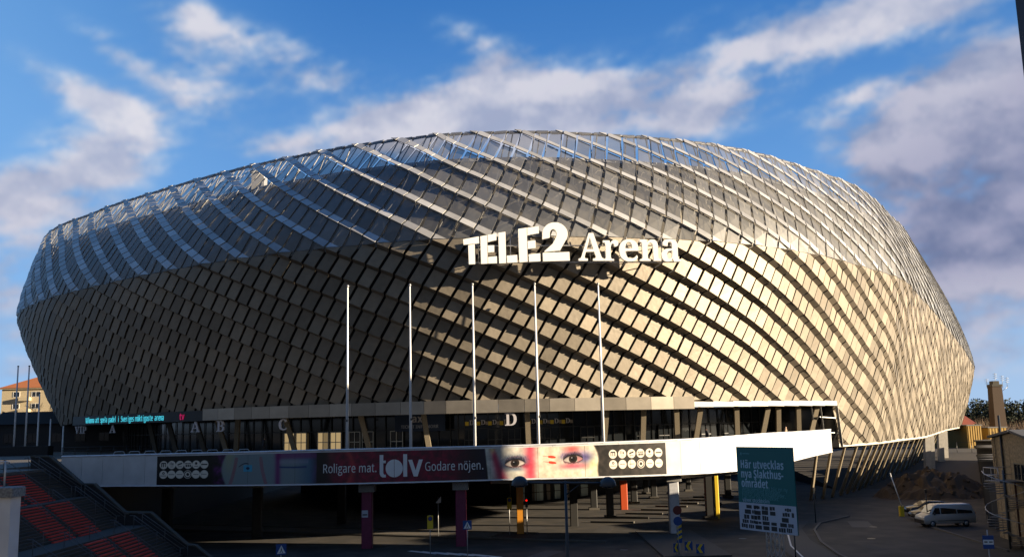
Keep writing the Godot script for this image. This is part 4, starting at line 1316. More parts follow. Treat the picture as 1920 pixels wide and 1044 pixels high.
func grounds() -> void:
	var g := mb()
	quad(g, Vector3(-1500, 0, 150), Vector3(1500, 0, 150), Vector3(1500, 0, -1600), Vector3(-1500, 0, -1600))
	tag(build(g, "ground", M.asphalt), "", "", "", "structure")
	slab("plaza", M.paving, -170, -38.2, -0.5, 8.0, -79.7, 20)
	slab("plaza", M.paving, -400, -43.2, -0.5, 7.996, -420, -79.7)
	var ramp_ := mb()
	hexa(ramp_, [Vector3(48, -0.4, -146), Vector3(150, -0.4, -146), Vector3(150, -0.4, -330), Vector3(48, -0.4, -330)], [Vector3(48, -0.02, -146), Vector3(150, -0.02, -146), Vector3(150, 3.4, -190), Vector3(48, 3.4, -190)])
	quad(ramp_, Vector3(48, 3.4, -190), Vector3(150, 3.4, -190), Vector3(150, 3.4, -330), Vector3(48, 3.4, -330))
	tag(build(ramp_, "rising_ground", M.soil_dark), "", "", "", "structure")
	slab("hill", M.hill_ground, 150, 1200, -0.4, 10.2, -1200, -468)
	for k in 9:
		var px := rng.randf_range(-8, 36)
		var pz := rng.randf_range(-104, -72)
		var pw := rng.randf_range(1.0, 3.5)
		var pt := mb()
		box(pt, Vector3(px, 0.002, pz), Vector3(pw, 0.006, rng.randf_range(2.0, 7.0)), Basis(Vector3.UP, rng.randf_range(-0.5, 0.3)))
		tag(build(pt, numbered("asphalt_patch"), M.patch_dark if k % 3 else M.patch_light), "", "", "", "structure")
	for q in [[20.5, -90.0], [31.5, -88.0], [9.0, -84.0], [35.0, -97.0]]:
		var mh := mb()
		tube(mh, Vector3(q[0], 0.0, q[1]), Vector3(q[0], 0.012, q[1]), 0.36, 0.36, 18)
		tag(build(mh, numbered("manhole_cover"), M.frame_dark), "", "", "", "structure")
	# kerbs, islands and paint under and before the terrace
	band("kerb", M.kerb, [Vector2(-48, -112.5), Vector2(-27, -104.0), Vector2(-6.2, -95.5), Vector2(8, -89.5)], 0.28, 0, 0.14)
	band("kerb", M.kerb, [Vector2(-46, -117), Vector2(-24, -108), Vector2(2, -97.5)], 0.28, 0, 0.14)
	band("pavement", M.paving, [Vector2(-47, -114.7), Vector2(-25.5, -106.0), Vector2(-2.2, -96.4)], 3.6, 0, 0.12)
	band("kerb", M.kerb, [Vector2(25.0, -70), Vector2(25.3, -78), Vector2(26.4, -86), Vector2(28.6, -95), Vector2(31, -101), Vector2(36, -107)], 0.22, 0, 0.13)
	band("footpath", M.paving_dark, [Vector2(22.6, -60), Vector2(23.2, -78), Vector2(24.3, -88), Vector2(26.2, -97), Vector2(29, -104)], 3.4, 0.06)
	band("lane_line", M.paint, [Vector2(22.0, -76), Vector2(23.2, -84), Vector2(25.2, -92), Vector2(27.3, -97.5)], 0.14, 0.066)
	band("kerb", M.kerb, [Vector2(38.6, -78), Vector2(39.6, -90), Vector2(40.3, -98)], 0.2, 0, 0.13)
	for k in 6:
		band("crossing_stripe", M.paint, [Vector2(-9.5 + k * 1.1, -86.5 + k * 0.6), Vector2(-6.9 + k * 1.1, -84.2 + k * 0.6)], 0.5, 0.006)
	for k in 9:
		band("kerb", M.kerb, [Vector2(8.0 + k * 2.4, -107.0 - k * 4.4), Vector2(12.5 + k * 2.2, -105.4 - k * 4.4)], 0.45, 0, 0.2)
	slab("traffic_island", M.paving_dark, 11.6, 17.0, -0.02, 0.13, -97.0, -78.6)
	# heaped soil at the right
	var n := FastNoiseLite.new()
	n.seed = 9
	n.frequency = 0.35
	n.fractal_octaves = 4
	var st := mb()
	var H := func(i: int, j: int) -> Vector3:
		var x := -8.0 + i * 0.5
		var z := -6.0 + j * 0.5
		var r := Vector2(x / 7.6, z / 5.6).length()
		var h := 3.0 * pow(maxf(0.0, 1.0 - r * r), 0.8) * (1.0 + 0.7 * n.get_noise_2d(x, z)) + 0.9 * maxf(0.0, 1.0 - r) * n.get_noise_2d(x * 2.2, z * 2.2)
		return Vector3(55.5 + x, maxf(h, -0.02), -131.0 + z)
	for i in 32:
		for j in 24:
			quad(st, H.call(i, j + 1), H.call(i + 1, j + 1), H.call(i + 1, j), H.call(i, j))
	var sh := thing("soil_heap", "brown heap of dug soil behind the parked van", "soil heap")
	build(st, "soil", M.soil, sh)
	var cl := mb()
	for k in 60:
		var i := rng.randi_range(4, 27)
		var j := rng.randi_range(6, 22)
		var p: Vector3 = H.call(i, j)
		if p.y < 0.2: continue
		box(cl, p, Vector3.ONE * rng.randf_range(0.15, 0.5), Basis(Vector3(rng.randf(), rng.randf(), rng.randf()).normalized(), rng.randf() * 3.0))
	build(cl, "clods", M.soil, sh).set_meta("kind", "stuff")

# ---------------------------------------------------------------- staircase at the left
func staircase() -> void:
	var t := thing("grand_staircase", "wide dark outdoor staircase with red seating blocks going down from the plaza", "staircase")
	var X := [-38.2, -35.3, -34.4, -31.7, -29.7, -26.6, -25.0, -22.0]       # flight, landing, flight, landing ...
	var Y := [8.0, 5.75, 5.75, 3.4, 3.4, 0.85, 0.85, 0.0]
	var zf := -79.2
	var zn := -30.0
	var treads := 13
	for f in 4:
		var x0: float = X[f * 2]
		var x1: float = X[f * 2 + 1]
		var y0: float = Y[f * 2]
		var y1: float = Y[f * 2 + 1]
		var n := treads if f < 3 else 5
		for k in n:
			var st := mb()
			var a := lerpf(x0, x1, float(k) / n)
			var b := lerpf(x0, x1, float(k + 1) / n)
			var top := lerpf(y0, y1, float(k + 1) / n)
			box_at(st, a, top - 0.6, zf, b + 0.03, top, zn)
			build(st, "step", M["stair_%d" % (k % 2)], t)
		if f < 3:
			var ld := mb()
			box_at(ld, x1 + 0.03, y1 - 0.7, zf, X[f * 2 + 2], y1 - 0.004, zn)
			build(ld, "landing", M.stair_0, t)
		# red seat slabs on the flights
		if f < 3:
			for zz in [[-74.9, -71.5], [-70.6, -67.4]]:
				for k in n:
					if k == 0 and f == 0: continue
					var a := lerpf(x0, x1, float(k) / n)
					var b := lerpf(x0, x1, float(k + 1) / n)
					var top := lerpf(y0, y1, float(k + 1) / n)
					var st := mb()
					box_at(st, a + 0.015, top + 0.003, zz[0], b + 0.015, top + 0.09, zz[1])
					build(st, "red_seat_slab", M["red_%d" % (k % 2)], t)
	# parapet wall on the far side, stepped like the flights
	var w := mb()
	var pts := [Vector2(-39.5, 8.95), Vector2(-38.0, 8.9), Vector2(-35.3, 6.65), Vector2(-34.3, 6.62), Vector2(-31.7, 4.32), Vector2(-29.6, 4.25), Vector2(-26.6, 1.7), Vector2(-25.9, 1.6), Vector2(-23.6, -0.2)]
	var capst := mb()
	for k in pts.size() - 1:
		var a: Vector2 = pts[k]
		var b: Vector2 = pts[k + 1]
		hexa(w, [Vector3(a.x, -0.3, -79.25), Vector3(b.x, -0.3, -79.25), Vector3(b.x, -0.3, -79.7), Vector3(a.x, -0.3, -79.7)], [Vector3(a.x, a.y, -79.25), Vector3(b.x, b.y, -79.25), Vector3(b.x, b.y, -79.7), Vector3(a.x, a.y, -79.7)])
		hexa(capst, [Vector3(a.x, a.y + 0.003, -79.15), Vector3(b.x, b.y + 0.003, -79.15), Vector3(b.x, b.y + 0.003, -79.8), Vector3(a.x, a.y + 0.003, -79.8)], [Vector3(a.x, a.y + 0.13, -79.15), Vector3(b.x, b.y + 0.13, -79.15), Vector3(b.x, b.y + 0.13, -79.8), Vector3(a.x, a.y + 0.13, -79.8)])
	build(w, "parapet_wall", M.wall_dark, t)
	build(capst, "parapet_coping", M.concrete_dark, t)
	# handrails with posts
	for z in [-78.6, -76.9, -73.2, -69.0, -65.2, -61.0]:
		for f in 3:
			var st := smooth()
			var a := Vector3(X[f * 2] - 0.3, Y[f * 2] + 0.95, z)
			var b := Vector3(X[f * 2 + 1] + 0.3, Y[f * 2 + 1] + 0.95, z)
			path(st, [a + Vector3(-0.35, 0, 0), a, b, b + Vector3(0.3, 0, 0)], 0.028)
			path(st, [a + Vector3(0, -0.25, 0), b + Vector3(0, -0.25, 0)], 0.02)
			for k in 3:
				var p := a.lerp(b, k / 2.0)
				tube(st, p - Vector3(0, 1.0, 0), p, 0.025, 0.025, 6)
			build(st, "handrail", M.rail_dark, t)
	# white wall end in the near left corner
	var p := thing("white_wall_end", "white capped wall end with a blue notice at the lower left corner", "wall", Vector3(-16.3, 0, -30.2))
	var st := mb()
	box(st, Vector3(0, 4.45, 0), Vector3(1.7, 8.9, 0.6))
	build(st, "wall", M.white_panel_0, p)
	st = mb()
	bevel_box(st, Vector3(0, 9.06, 0), Vector3(1.9, 0.3, 0.8), 0.03)
	build(st, "coping", M.concrete, p)
	st = mb()
	box(st, Vector3(0.25, 7.2, 0.31), Vector3(0.42, 0.8, 0.02))
	build(st, "blue_notice", M.sign_blue, p)
	st = smooth()
	tube(st, Vector3(0.52, 9.2, 0.1), Vector3(0.52, 9.98, 0.1), 0.03, 0.03, 8)
	path(st, [Vector3(-0.9, 9.98, 0.1), Vector3(0.52, 9.98, 0.1), Vector3(0.65, 9.95, 0.1)], 0.025)
	build(st, "rail", M.steel_bright, p)

# ---------------------------------------------------------------- buildings, trees and far things at the left
func window_unit(parent: Node, c: Vector3, w: float, h: float, mat_frame: Material, mat_pane: Material, b := Basis()) -> void:
	var st := mb()
	for e in [[-w / 2, 0, 0.09, h], [w / 2, 0, 0.09, h], [0, 0, 0.07, h - 0.1], [0, -h / 2, w + 0.1, 0.09], [0, h / 2, w + 0.1, 0.09]]:
		box(st, c + b * Vector3(e[0], e[1], 0.03), Vector3(e[2], e[3], 0.1), b)
	var f := build(st, "window", mat_frame, parent)
	var q := mb()
	box(q, c, Vector3(w, h, 0.05), b)
	build(q, "pane", mat_pane, f)

func left_side() -> void:
	var t := thing("apartment_block", "cream apartment block with an orange tiled hip roof at the left edge", "building", Vector3(-143, 0, -335))
	var st := mb()
	box_at(st, -31, 7.9, -8, 31, 26.4, 8)
	build(st, "wall", M.cream_wall, t)
	var rf := mb()
	hexa(rf, [Vector3(-32, 26.4, 9), Vector3(32, 26.4, 9), Vector3(32, 26.4, -9), Vector3(-32, 26.4, -9)], [Vector3(-19, 31.5, 0.05), Vector3(19, 31.5, 0.05), Vector3(19, 31.5, -0.05), Vector3(-19, 31.5, -0.05)])
	build(rf, "roof", M.roof_tile, t)
	var ev := mb()
	box_at(ev, -31.7, 26.0, -8.7, 31.7, 26.39, 8.7)
	build(ev, "eaves", M.cream_wall, t)
	for fl in 4:
		for c in 8:
			window_unit(t, Vector3(-26.0 + c * 6.6, 24.2 - fl * 4.0, 8.03), 2.2 if (c % 2) == 0 else 2.8, 1.7, M.coping, M.pane_dark)
		if fl < 3:
			var b := mb()
			box(b, Vector3(-22.7, 22.6 - fl * 4.0, 8.8), Vector3(3.6, 1.2, 1.6))
			build(b, "balcony", M.cream_wall, t)
	t = thing("dark_low_house", "low dark house with a black roof in shade before the apartment block", "building", Vector3(-71, 0, -158))
	st = mb()
	box_at(st, -12.0, 7.9, -4, 12, 12.4, 4)
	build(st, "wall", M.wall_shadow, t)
	st = mb()
	hexa(st, [Vector3(-12.5, 12.4, 4.6), Vector3(12.5, 12.4, 4.6), Vector3(12.5, 12.4, -4.6), Vector3(-12.5, 12.4, -4.6)], [Vector3(-12.3, 14.4, 1), Vector3(12.3, 14.4, 1), Vector3(12.3, 14.4, -1), Vector3(-12.3, 14.4, -1)])
	build(st, "roof", M.dark, t)
	for c in 6: window_unit(t, Vector3(-9.5 + c * 3.8, 10.2, 4.03), 1.6, 1.3, M.frame_dark, M.pane_dark)
	t = thing("planter_wall", "long dark low wall carrying the slim flagpoles", "wall", Vector3(-66, 8.0, -129.6))
	st = mb()
	bevel_box(st, Vector3(-6, 0.62, 0), Vector3(20, 1.24, 1.6), 0.06)
	build(st, "wall", M.wall_dark, t)
	t = thing("guard_rail", "low dark steel guard rail between the planter wall and the arena", "railing", Vector3(-52, 8, -120))
	st = smooth()
	for k in 8: tube(st, Vector3(-4 + k * 1.6, 0, 0), Vector3(-4 + k * 1.6, 1.1, 0), 0.04, 0.04, 6)
	for y in [0.35, 0.72, 1.1]: tube(st, Vector3(-4, y, 0), Vector3(7.2, y, 0), 0.035, 0.035, 6)
	build(st, "rails", M.frame_dark, t)
	bare_tree("bare_tree", "leafless tree at the far left edge beyond the plaza", Vector3(-97, 8, -178), 7.5, 31)
	bare_tree("bare_tree", "leafless tree standing before the apartment block's wall", Vector3(-80, 8, -163), 8.5, 37)
	t = thing("evergreen_tree", "dark evergreen tree at the left edge behind the bare tree", "tree", Vector3(-104, 8, -190))
	crown(t, Vector3(0, 4.0, 0), Vector3(4.5, 4.5, 4.5), 900, M.leaf_dark, 3)
	st = smooth()
	tube(st, Vector3.ZERO, Vector3(0, 5, 0), 0.25, 0.1, 7)
	build(st, "trunk", M.bark, t)

func branch(st: SurfaceTool, a: Vector3, d: Vector3, len: float, r: float, depth: int) -> void:
	var b := a + d * len
	tube(st, a, b, r, r * 0.68, 5 if depth > 1 else 3, false)
	if depth == 0: return
	for k in (3 if depth > 2 else 4):
		var s := d.rotated(Vector3(rng.randf_range(-1, 1), rng.randf_range(-0.3, 0.3), rng.randf_range(-1, 1)).normalized(), rng.randf_range(0.3, 0.85))
		s = (s + Vector3(0, 0.12, 0)).normalized()
		branch(st, a.lerp(b, rng.randf_range(0.55, 1.0)), s, len * rng.randf_range(0.58, 0.8), r * 0.6, depth - 1)

func bare_tree(called: String, label: String, at: Vector3, h: float, seed: int) -> void:
	var t := thing(called, label, "tree", at)
	rng.seed = seed
	var tr := smooth()
	tube(tr, Vector3.ZERO, Vector3(0.1, h * 0.3, 0), 0.2, 0.15, 7)
	build(tr, "trunk", M.bark, t)
	var st := smooth()
	for k in 5:
		branch(st, Vector3(0.1, h * (0.24 + k * 0.015), 0), Vector3(sin(k * 1.3), 1.5, cos(k * 1.3)).normalized(), h * 0.27, 0.09, 4)
	build(st, "crown", M.bark, t)

func crown(t: Node, c: Vector3, s: Vector3, n: int, mat: Material, clumps: int) -> void:
	var st := mb()
	var cs := []
	for k in clumps * 5:
		cs.append([c + Vector3(rng.randf_range(-0.6, 0.6) * s.x, rng.randf_range(-0.7, 0.7) * s.y, rng.randf_range(-0.6, 0.6) * s.z), rng.randf_range(0.25, 0.5)])
	for k in n:
		var q: Array = cs[rng.randi() % cs.size()]
		var d := Vector3(rng.randfn(), rng.randfn(), rng.randfn()).normalized() * pow(rng.randf(), 0.4)
		var p: Vector3 = q[0] + Vector3(d.x * s.x, d.y * s.y, d.z * s.z) * q[1]
		var e := rng.randf_range(0.2, 0.45) * clampf(s.x / 4.0, 0.5, 1.6)
		var u := Vector3(rng.randfn(), rng.randfn(), rng.randfn()).normalized()
		var v := u.cross(Vector3(rng.randfn(), rng.randfn(), rng.randfn())).normalized()
		tri(st, p - u * e, p + u * e, p + v * e * 1.4)
	build(st, "crown", mat, t)

# ---------------------------------------------------------------- street furniture
func street_things() -> void:
	# green building-site hoarding sign, turned to the street
	var a := Vector3(12.12, 0, -53.6)
	var b := Vector3(14.2, 0, -50.0)
	var wide := a.distance_to(b)
	var t := thing("development_sign", "tall green notice board with a black and white district map on a truss post", "sign", (a + b) * 0.5, atan2(b.x - a.x, b.z - a.z) - PI * 0.5)
	var st := mb()
	box_at(st, -wide / 2, 4.88, -0.06, wide / 2, 9.28, 0.0)
	build(st, "board", M.sign_green, t)
	st = mb()
	box_at(st, -wide / 2, 4.885, 0.001, wide / 2, 6.32, 0.012)
	build(st, "map_ground", M.print_grey, t)
	rng.seed = 77
	st = mb()
	var x := -wide / 2 + 0.12
	var cx := [0.0, 0.55, 1.05, 1.62, 2.2, 2.72, 3.3, 3.75]
	var cy := [0.0, 0.27, 0.50, 0.78, 1.05, 1.28]
	for i in 7:
		for j in 5:
			var x0: float = cx[i] + rng.randf_range(0.0, 0.06)
			var x1: float = cx[i + 1] - rng.randf_range(0.03, 0.1)
			var y0: float = cy[j] + rng.randf_range(0.0, 0.03)
			var y1: float = cy[j + 1] - rng.randf_range(0.03, 0.07)
			if rng.randf() < 0.08: continue
			var sk := (0.10 if i < 2 else (-0.02 if i < 5 else 0.12)) * j
			var parts := rng.randi_range(1, 3)
			for k in parts:
				var p0 := lerpf(x0, x1, float(k) / parts) + sk
				var p1 := lerpf(x0, x1, (k + 1.0) / parts) - 0.025 + sk
				if p1 > 3.9: continue
				st = mb()
				box_at(st, x + p0, 4.95 + y0 + rng.randf_range(-0.01, 0.03), 0.0125, x + p1, 4.95 + y1 + rng.randf_range(0, 0.03), 0.016)
				build(st, "map_block", M.black_paint, t)
	var row := 0
	for line in ["Här utvecklas", "nya Slakthus-", "området"]:
		var o := lettering("lettering", line, sans_bold, 0.43, 0.01, M.print_blue, t, Vector3(0, 8.35 - row * 0.5, 0.01), Basis(), 0.82)
		o.position.x = -wide / 2 + 0.3 + o.mesh.get_aabb().size.x * 0.41
		row += 1
	row = 0
	for line in ["Slakthusområdet blir en ny", "stadsdel med bostäder,", "kontor och verksamheter.", "Läs mer om projektet:", "växer.stockholm"]:
		var o := lettering("lettering", line, sans, 0.20, 0.01, M.print_teal if row < 4 else M.print_blue, t, Vector3(0, 7.12 - row * 0.165, 0.01))
		o.position.x = -wide / 2 + 0.32 + o.mesh.get_aabb().size.x * 0.5
		row += 1
	st = mb()
	box_at(st, -wide / 2 + 0.32, 8.84, 0.001, -wide / 2 + 0.42, 8.98, 0.008)
	box_at(st, -wide / 2 + 0.48, 8.90, 0.001, -wide / 2 + 1.0, 8.94, 0.008)
	build(st, "city_mark", M.print_teal, t)
	for dx in [-0.15, 0.45]:
		st = smooth()
		for c in [[-0.15, -0.15], [0.15, -0.15], [0.15, -0.45], [-0.15, -0.45]]:
			tube(st, Vector3(dx + c[0], 0, c[1]), Vector3(dx + c[0], 8.6, c[1]), 0.03, 0.03, 6)
		for k in 22:
			var y := k * 0.4
			var s := 0.15 if k % 2 == 0 else -0.15
			tube(st, Vector3(dx - s, y, -0.15), Vector3(dx + s, y + 0.4, -0.15), 0.016, 0.016, 4)
			tube(st, Vector3(dx + 0.15, y, -0.3 - s), Vector3(dx + 0.15, y + 0.4, -0.3 + s), 0.016, 0.016, 4)
			tube(st, Vector3(dx - 0.15, y, -0.3 - s), Vector3(dx - 0.15, y + 0.4, -0.3 + s), 0.016, 0.016, 4)
		build(st, "truss_post", M.steel_bright, t)
	# street lamp with two domes, close to the camera
	t = thing("street_lamp", "dark street lamp with two dome heads on one crossarm before the terrace", "street lamp", Vector3(2.25, 0, -45))
	st = smooth()
	tube(st, Vector3.ZERO, Vector3(0, 8.15, 0), 0.085, 0.06, 10)
	build(st, "post", M.lamp_grey, t)
	st = smooth()
	tube(st, Vector3(-2.1, 8.12, 0), Vector3(1.95, 8.0, 0), 0.055, 0.055, 8)
	tube(st, Vector3(-0.02, 7.5, 0), Vector3(0.75, 8.04, 0), 0.03, 0.03, 6)
	build(st, "crossarm", M.lamp_grey, t)
	for e in [[-2.1, 8.02], [1.95, 7.9]]:
		st = smooth()
		lathe(st, Vector3(e[0], e[1], 0), [[0.38, -0.02], [0.38, 0.06], [0.33, 0.22], [0.22, 0.34], [0.1, 0.39], [0.0, 0.4]], 20)
		var h := build(st, "dome", M.lamp_grey, t)
		st = smooth()
		lathe(st, Vector3(e[0], e[1], 0), [[0.0, -0.12], [0.2, -0.1], [0.33, -0.03]], 16)
		build(st, "glass", M.pane_dark, h)
	# signs under the terrace
	sign_post("crossing_sign", "blue pedestrian crossing sign on a post at the lower left", Vector3(-16.3, 0, -68), 2.6, "crossing", 0.5)
	sign_post("crossing_sign", "blue pedestrian crossing sign beside the right magenta pillar", Vector3(-4.1, 0, -80.5), 2.7, "crossing", 0.1)
	sign_post("no_parking_sign", "sunlit yellow no stopping sign left of the orange pillar", Vector3(-0.75, 0, -97.5), 3.3, "no_stop", 0.5)
	sign_post("no_parking_sign", "shaded yellow no stopping sign between the magenta pillars", Vector3(-7.4, 0, -83.5), 3.0, "no_stop", 0.3)
	sign_post("arrow_sign", "small white arrow sign on a striped post under the terrace", Vector3(-7.7, 0, -96.0), 3.6, "arrow", 0.35)
	sign_post("bus_stop_sign", "blue bus stop style sign by the spiral stair at lower right", Vector3(28.55, 0, -60), 3.5, "bus", -0.25)
	sign_post("round_sign", "round dark road signs fixed before the white pillar", Vector3(12.95, 0, -79.5), 3.6, "round", 0.1)
	for c in [[12.75, -79.6, 0.62, 0.7, "blue and yellow chevron board left of the white pillar's foot"], [13.9, -80.5, 0.62, 0.15, "blue and yellow chevron board right before the white pillar's foot"], [14.75, -80.0, 0.45, -0.15, "lowest blue and yellow chevron board right of the white pillar"]]:
		t = thing("chevron_board", c[4], "road sign", Vector3(c[0], 0, c[1]), c[3], "chevron boards round the traffic island")
		st = mb()
		box(st, Vector3(0, c[2] + 0.05, 0), Vector3(0.66, 0.72, 0.04))
		build(st, "board", M.sign_blue, t)
		st = mb()
		var P := PackedVector2Array([Vector2(0.22, 0.34), Vector2(-0.02, 0.34), Vector2(-0.24, 0.0), Vector2(-0.02, -0.34), Vector2(0.22, -0.34), Vector2(0.0, 0.0)])
		prism(st, P, Transform3D(Basis(), Vector3(0, c[2] + 0.05, 0.021)), 0.006)
		build(st, "chevron", M.sign_yellow, t)
		st = smooth()
		tube(st, Vector3(0, 0, -0.04), Vector3(0, c[2] + 0.4, -0.04), 0.03, 0.03, 6)
		build(st, "post", M.steel, t)
	t = thing("hazard_board", "tall blue and yellow striped hazard board on the white pillar", "road sign", Vector3(13.1, 0, -79.9))
	st = mb()
	box(st, Vector3(0, 1.65, 0), Vector3(0.42, 1.3, 0.04))
	build(st, "board", M.sign_blue, t)
	st = mb()
	for k in 3:
		prism(st, PackedVector2Array([Vector2(-0.2, -0.5 + k * 0.42), Vector2(0.2, -0.3 + k * 0.42), Vector2(0.2, -0.1 + k * 0.42), Vector2(-0.2, -0.3 + k * 0.42)]), Transform3D(Basis(), Vector3(0, 1.7, 0.021)), 0.006)
	build(st, "stripes", M.sign_yellow, t)
	st = smooth()
	tube(st, Vector3(0, 0, -0.04), Vector3(0, 1.0, -0.04), 0.03, 0.03, 6)
	build(st, "post", M.steel, t)
	# notices on pillars
	t = thing("pillar_notice", "small white notice fixed to the left magenta pillar", "notice", Vector3(-13.75, 3.05, -88.7))
	st = mb()
	box(st, Vector3.ZERO, Vector3(0.56, 0.62, 0.03))
	build(st, "plate", M.print_grey, t)
	st = mb()
	box(st, Vector3(0, -0.08, 0.017), Vector3(0.44, 0.12, 0.008))
	build(st, "arrow", M.black_paint, t)
	t = thing("wall_notice", "small white and blue notice behind the stair's parapet", "notice", Vector3(-30.0, 2.3, -82.5), 0.2)
	st = mb()
	box(st, Vector3(0, 0.35, 0), Vector3(0.6, 0.75, 0.04))
	build(st, "plate", M.print_white, t)
	st = mb()
	box(st, Vector3(0, 0.32, 0.022), Vector3(0.5, 0.1, 0.01))
	build(st, "stripe", M.sign_blue, t)
	st = smooth()
	tube(st, Vector3(0, -2.3, -0.05), Vector3(0, 0.6, -0.05), 0.03, 0.03, 6)
	build(st, "post", M.steel, t)
	t = thing("traffic_light", "small red traffic light beside the orange pillar", "traffic light", Vector3(0.95, 0, -97.6))
	st = mb()
	bevel_box(st, Vector3(0, 3.0, 0), Vector3(0.28, 0.85, 0.24), 0.03)
	build(st, "housing", M.black_paint, t)
	st = smooth()
	tube(st, Vector3(0, 0, 0), Vector3(0, 2.6, 0), 0.05, 0.05, 6)
	build(st, "post", M.steel, t)
	st = smooth()
	lathe(st, Vector3(0, 3.25, 0.15), [[0.0, -0.1], [0.09, -0.05], [0.1, 0.0], [0.09, 0.05], [0.0, 0.1]], 10)
	build(st, "red_lens", M.red_glow, t)
	# thin posts on the right forecourt
	for p in [[30.9, -102.0, 3.4, "thin dark post on the kerb right of the green notice board"], [19.9, -71.0, 3.2, "thin dark post at the lower right corner of the green notice board"], [40.0, -96.0, 3.4, "grey parking meter post before the white van"]]:
		t = thing("thin_post", p[3], "post", Vector3(p[0], 0, p[1]), 0, "thin posts on the forecourt")
		st = smooth()
		tube(st, Vector3.ZERO, Vector3(0, p[2], 0), 0.06, 0.05, 8)
		build(st, "shaft", M.frame_dark, t)
		st = mb()
		bevel_box(st, Vector3(0, p[2], 0), Vector3(0.22, 0.35, 0.18), 0.02)
		build(st, "head", M.frame_dark, t)
	bicycle()

func sign_post(called: String, label: String, at: Vector3, h: float, kind: String, turn: float) -> void:
	var t := thing(called, label, "road sign", at, turn)
	var st := smooth()
	tube(st, Vector3(0, 0, -0.05), Vector3(0, h + 0.3, -0.05), 0.035, 0.035, 8)
	build(st, "post", M.steel_bright if kind == "arrow" else M.steel, t)
	st = mb()
	match kind:
		"crossing":
			box(st, Vector3(0, h, 0), Vector3(0.72, 0.72, 0.03))
			build(st, "plate", M.sign_blue, t)
			st = mb()
			prism(st, PackedVector2Array([Vector2(-0.3, -0.27), Vector2(0.3, -0.27), Vector2(0, 0.28)]), Transform3D(Basis(), Vector3(0, h, 0.016)), 0.005)
			build(st, "triangle", M.print_white, t)
			st = mb()
			for q in [[[-0.03, 0.06], [0.03, 0.06], [0.05, -0.06], [-0.04, -0.06]], [[-0.04, -0.07], [0.0, -0.07], [-0.08, -0.24], [-0.12, -0.24]], [[0.0, -0.07], [0.05, -0.07], [0.12, -0.24], [0.08, -0.24]], [[-0.025, 0.13], [0.025, 0.13], [0.025, 0.075], [-0.025, 0.075]]]:
				var P := PackedVector2Array()
				for v in q: P.append(Vector2(v[0], v[1]))
				prism(st, P, Transform3D(Basis(), Vector3(0, h, 0.0215)), 0.004)
			build(st, "walking_figure", M.black_paint, t)
		"no_stop":
			box(st, Vector3(0, h - 0.3, 0), Vector3(0.5, 1.1, 0.03))
			build(st, "plate", M.sign_yellow, t)
			st = mb()
			tube(st, Vector3(0, h, 0.016), Vector3(0, h, 0.026), 0.2, 0.2, 18)
			build(st, "ring", M.sign_red, t)
			st = mb()
			tube(st, Vector3(0, h, 0.027), Vector3(0, h, 0.032), 0.14, 0.14, 18)
			build(st, "disc", M.sign_blue, t)
		"arrow":
			prism(st, PackedVector2Array([Vector2(-0.3, -0.3), Vector2(0.28, 0.34), Vector2(0.28, -0.3)]), Transform3D(Basis(), Vector3(0, h, 0)), 0.03)
			build(st, "plate", M.print_white, t)
		"bus":
			box(st, Vector3(0, h - 0.42, 0), Vector3(0.62, 0.78, 0.04))
			build(st, "plate", M.sign_blue, t)
			st = mb()
			box(st, Vector3(0, h - 0.42, 0.022), Vector3(0.58, 0.28, 0.006))
			build(st, "white_field", M.print_white, t)
			st = mb()
			box(st, Vector3(-0.14, h - 0.41, 0.027), Vector3(0.18, 0.07, 0.006))
			box(st, Vector3(0.14, h - 0.41, 0.027), Vector3(0.2, 0.07, 0.006))
			build(st, "dark_marks", M.black_paint, t)
		"round":
			for e in [[h, M.sign_red], [h - 0.85, M.sign_blue]]:
				st = mb()
				tube(st, Vector3(0, e[0], 0), Vector3(0, e[0], 0.03), 0.36, 0.36, 20)
				build(st, "disc", e[1], t)

func bicycle() -> void:
	var t := thing("bicycle", "dark bicycle parked beside the green board's truss post", "bicycle", Vector3(17.6, 0.06, -64), 0.35)
	for x in [-0.52, 0.52]:
		var st := smooth()
		var sp := smooth()
		for k in 20:
			var a := TAU * k / 20
			var b := TAU * (k + 1) / 20
			tube(st, Vector3(x + cos(a) * 0.33, 0.34 + sin(a) * 0.33, 0), Vector3(x + cos(b) * 0.33, 0.34 + sin(b) * 0.33, 0), 0.022, 0.022, 5, false)
			if k % 2 == 0: tube(sp, Vector3(x, 0.34, 0), Vector3(x + cos(a) * 0.32, 0.34 + sin(a) * 0.32, 0), 0.004, 0.004, 3, false)
		var w := build(st, "wheel", M.black_paint, t)
		build(sp, "spokes", M.steel, w)
	var fr := smooth()
	path(fr, [Vector3(-0.52, 0.34, 0), Vector3(-0.08, 0.32, 0), Vector3(0.36, 0.78, 0), Vector3(-0.2, 0.76, 0), Vector3(-0.52, 0.34, 0)], 0.017)
	path(fr, [Vector3(-0.08, 0.32, 0), Vector3(-0.24, 0.9, 0)], 0.016)
	path(fr, [Vector3(0.52, 0.34, 0), Vector3(0.33, 0.95, 0)], 0.016)
	build(fr, "frame", M.frame_dark, t)
	var hb := smooth()
	path(hb, [Vector3(0.22, 1.0, -0.28), Vector3(0.34, 1.0, -0.1), Vector3(0.34, 1.0, 0.1), Vector3(0.22, 1.0, 0.28)], 0.014)
	build(hb, "handlebar", M.steel, t)
	var sd := mb()
	bevel_box(sd, Vector3(-0.26, 0.93, 0), Vector3(0.26, 0.07, 0.15), 0.03)
	build(sd, "saddle", M.black_paint, t)

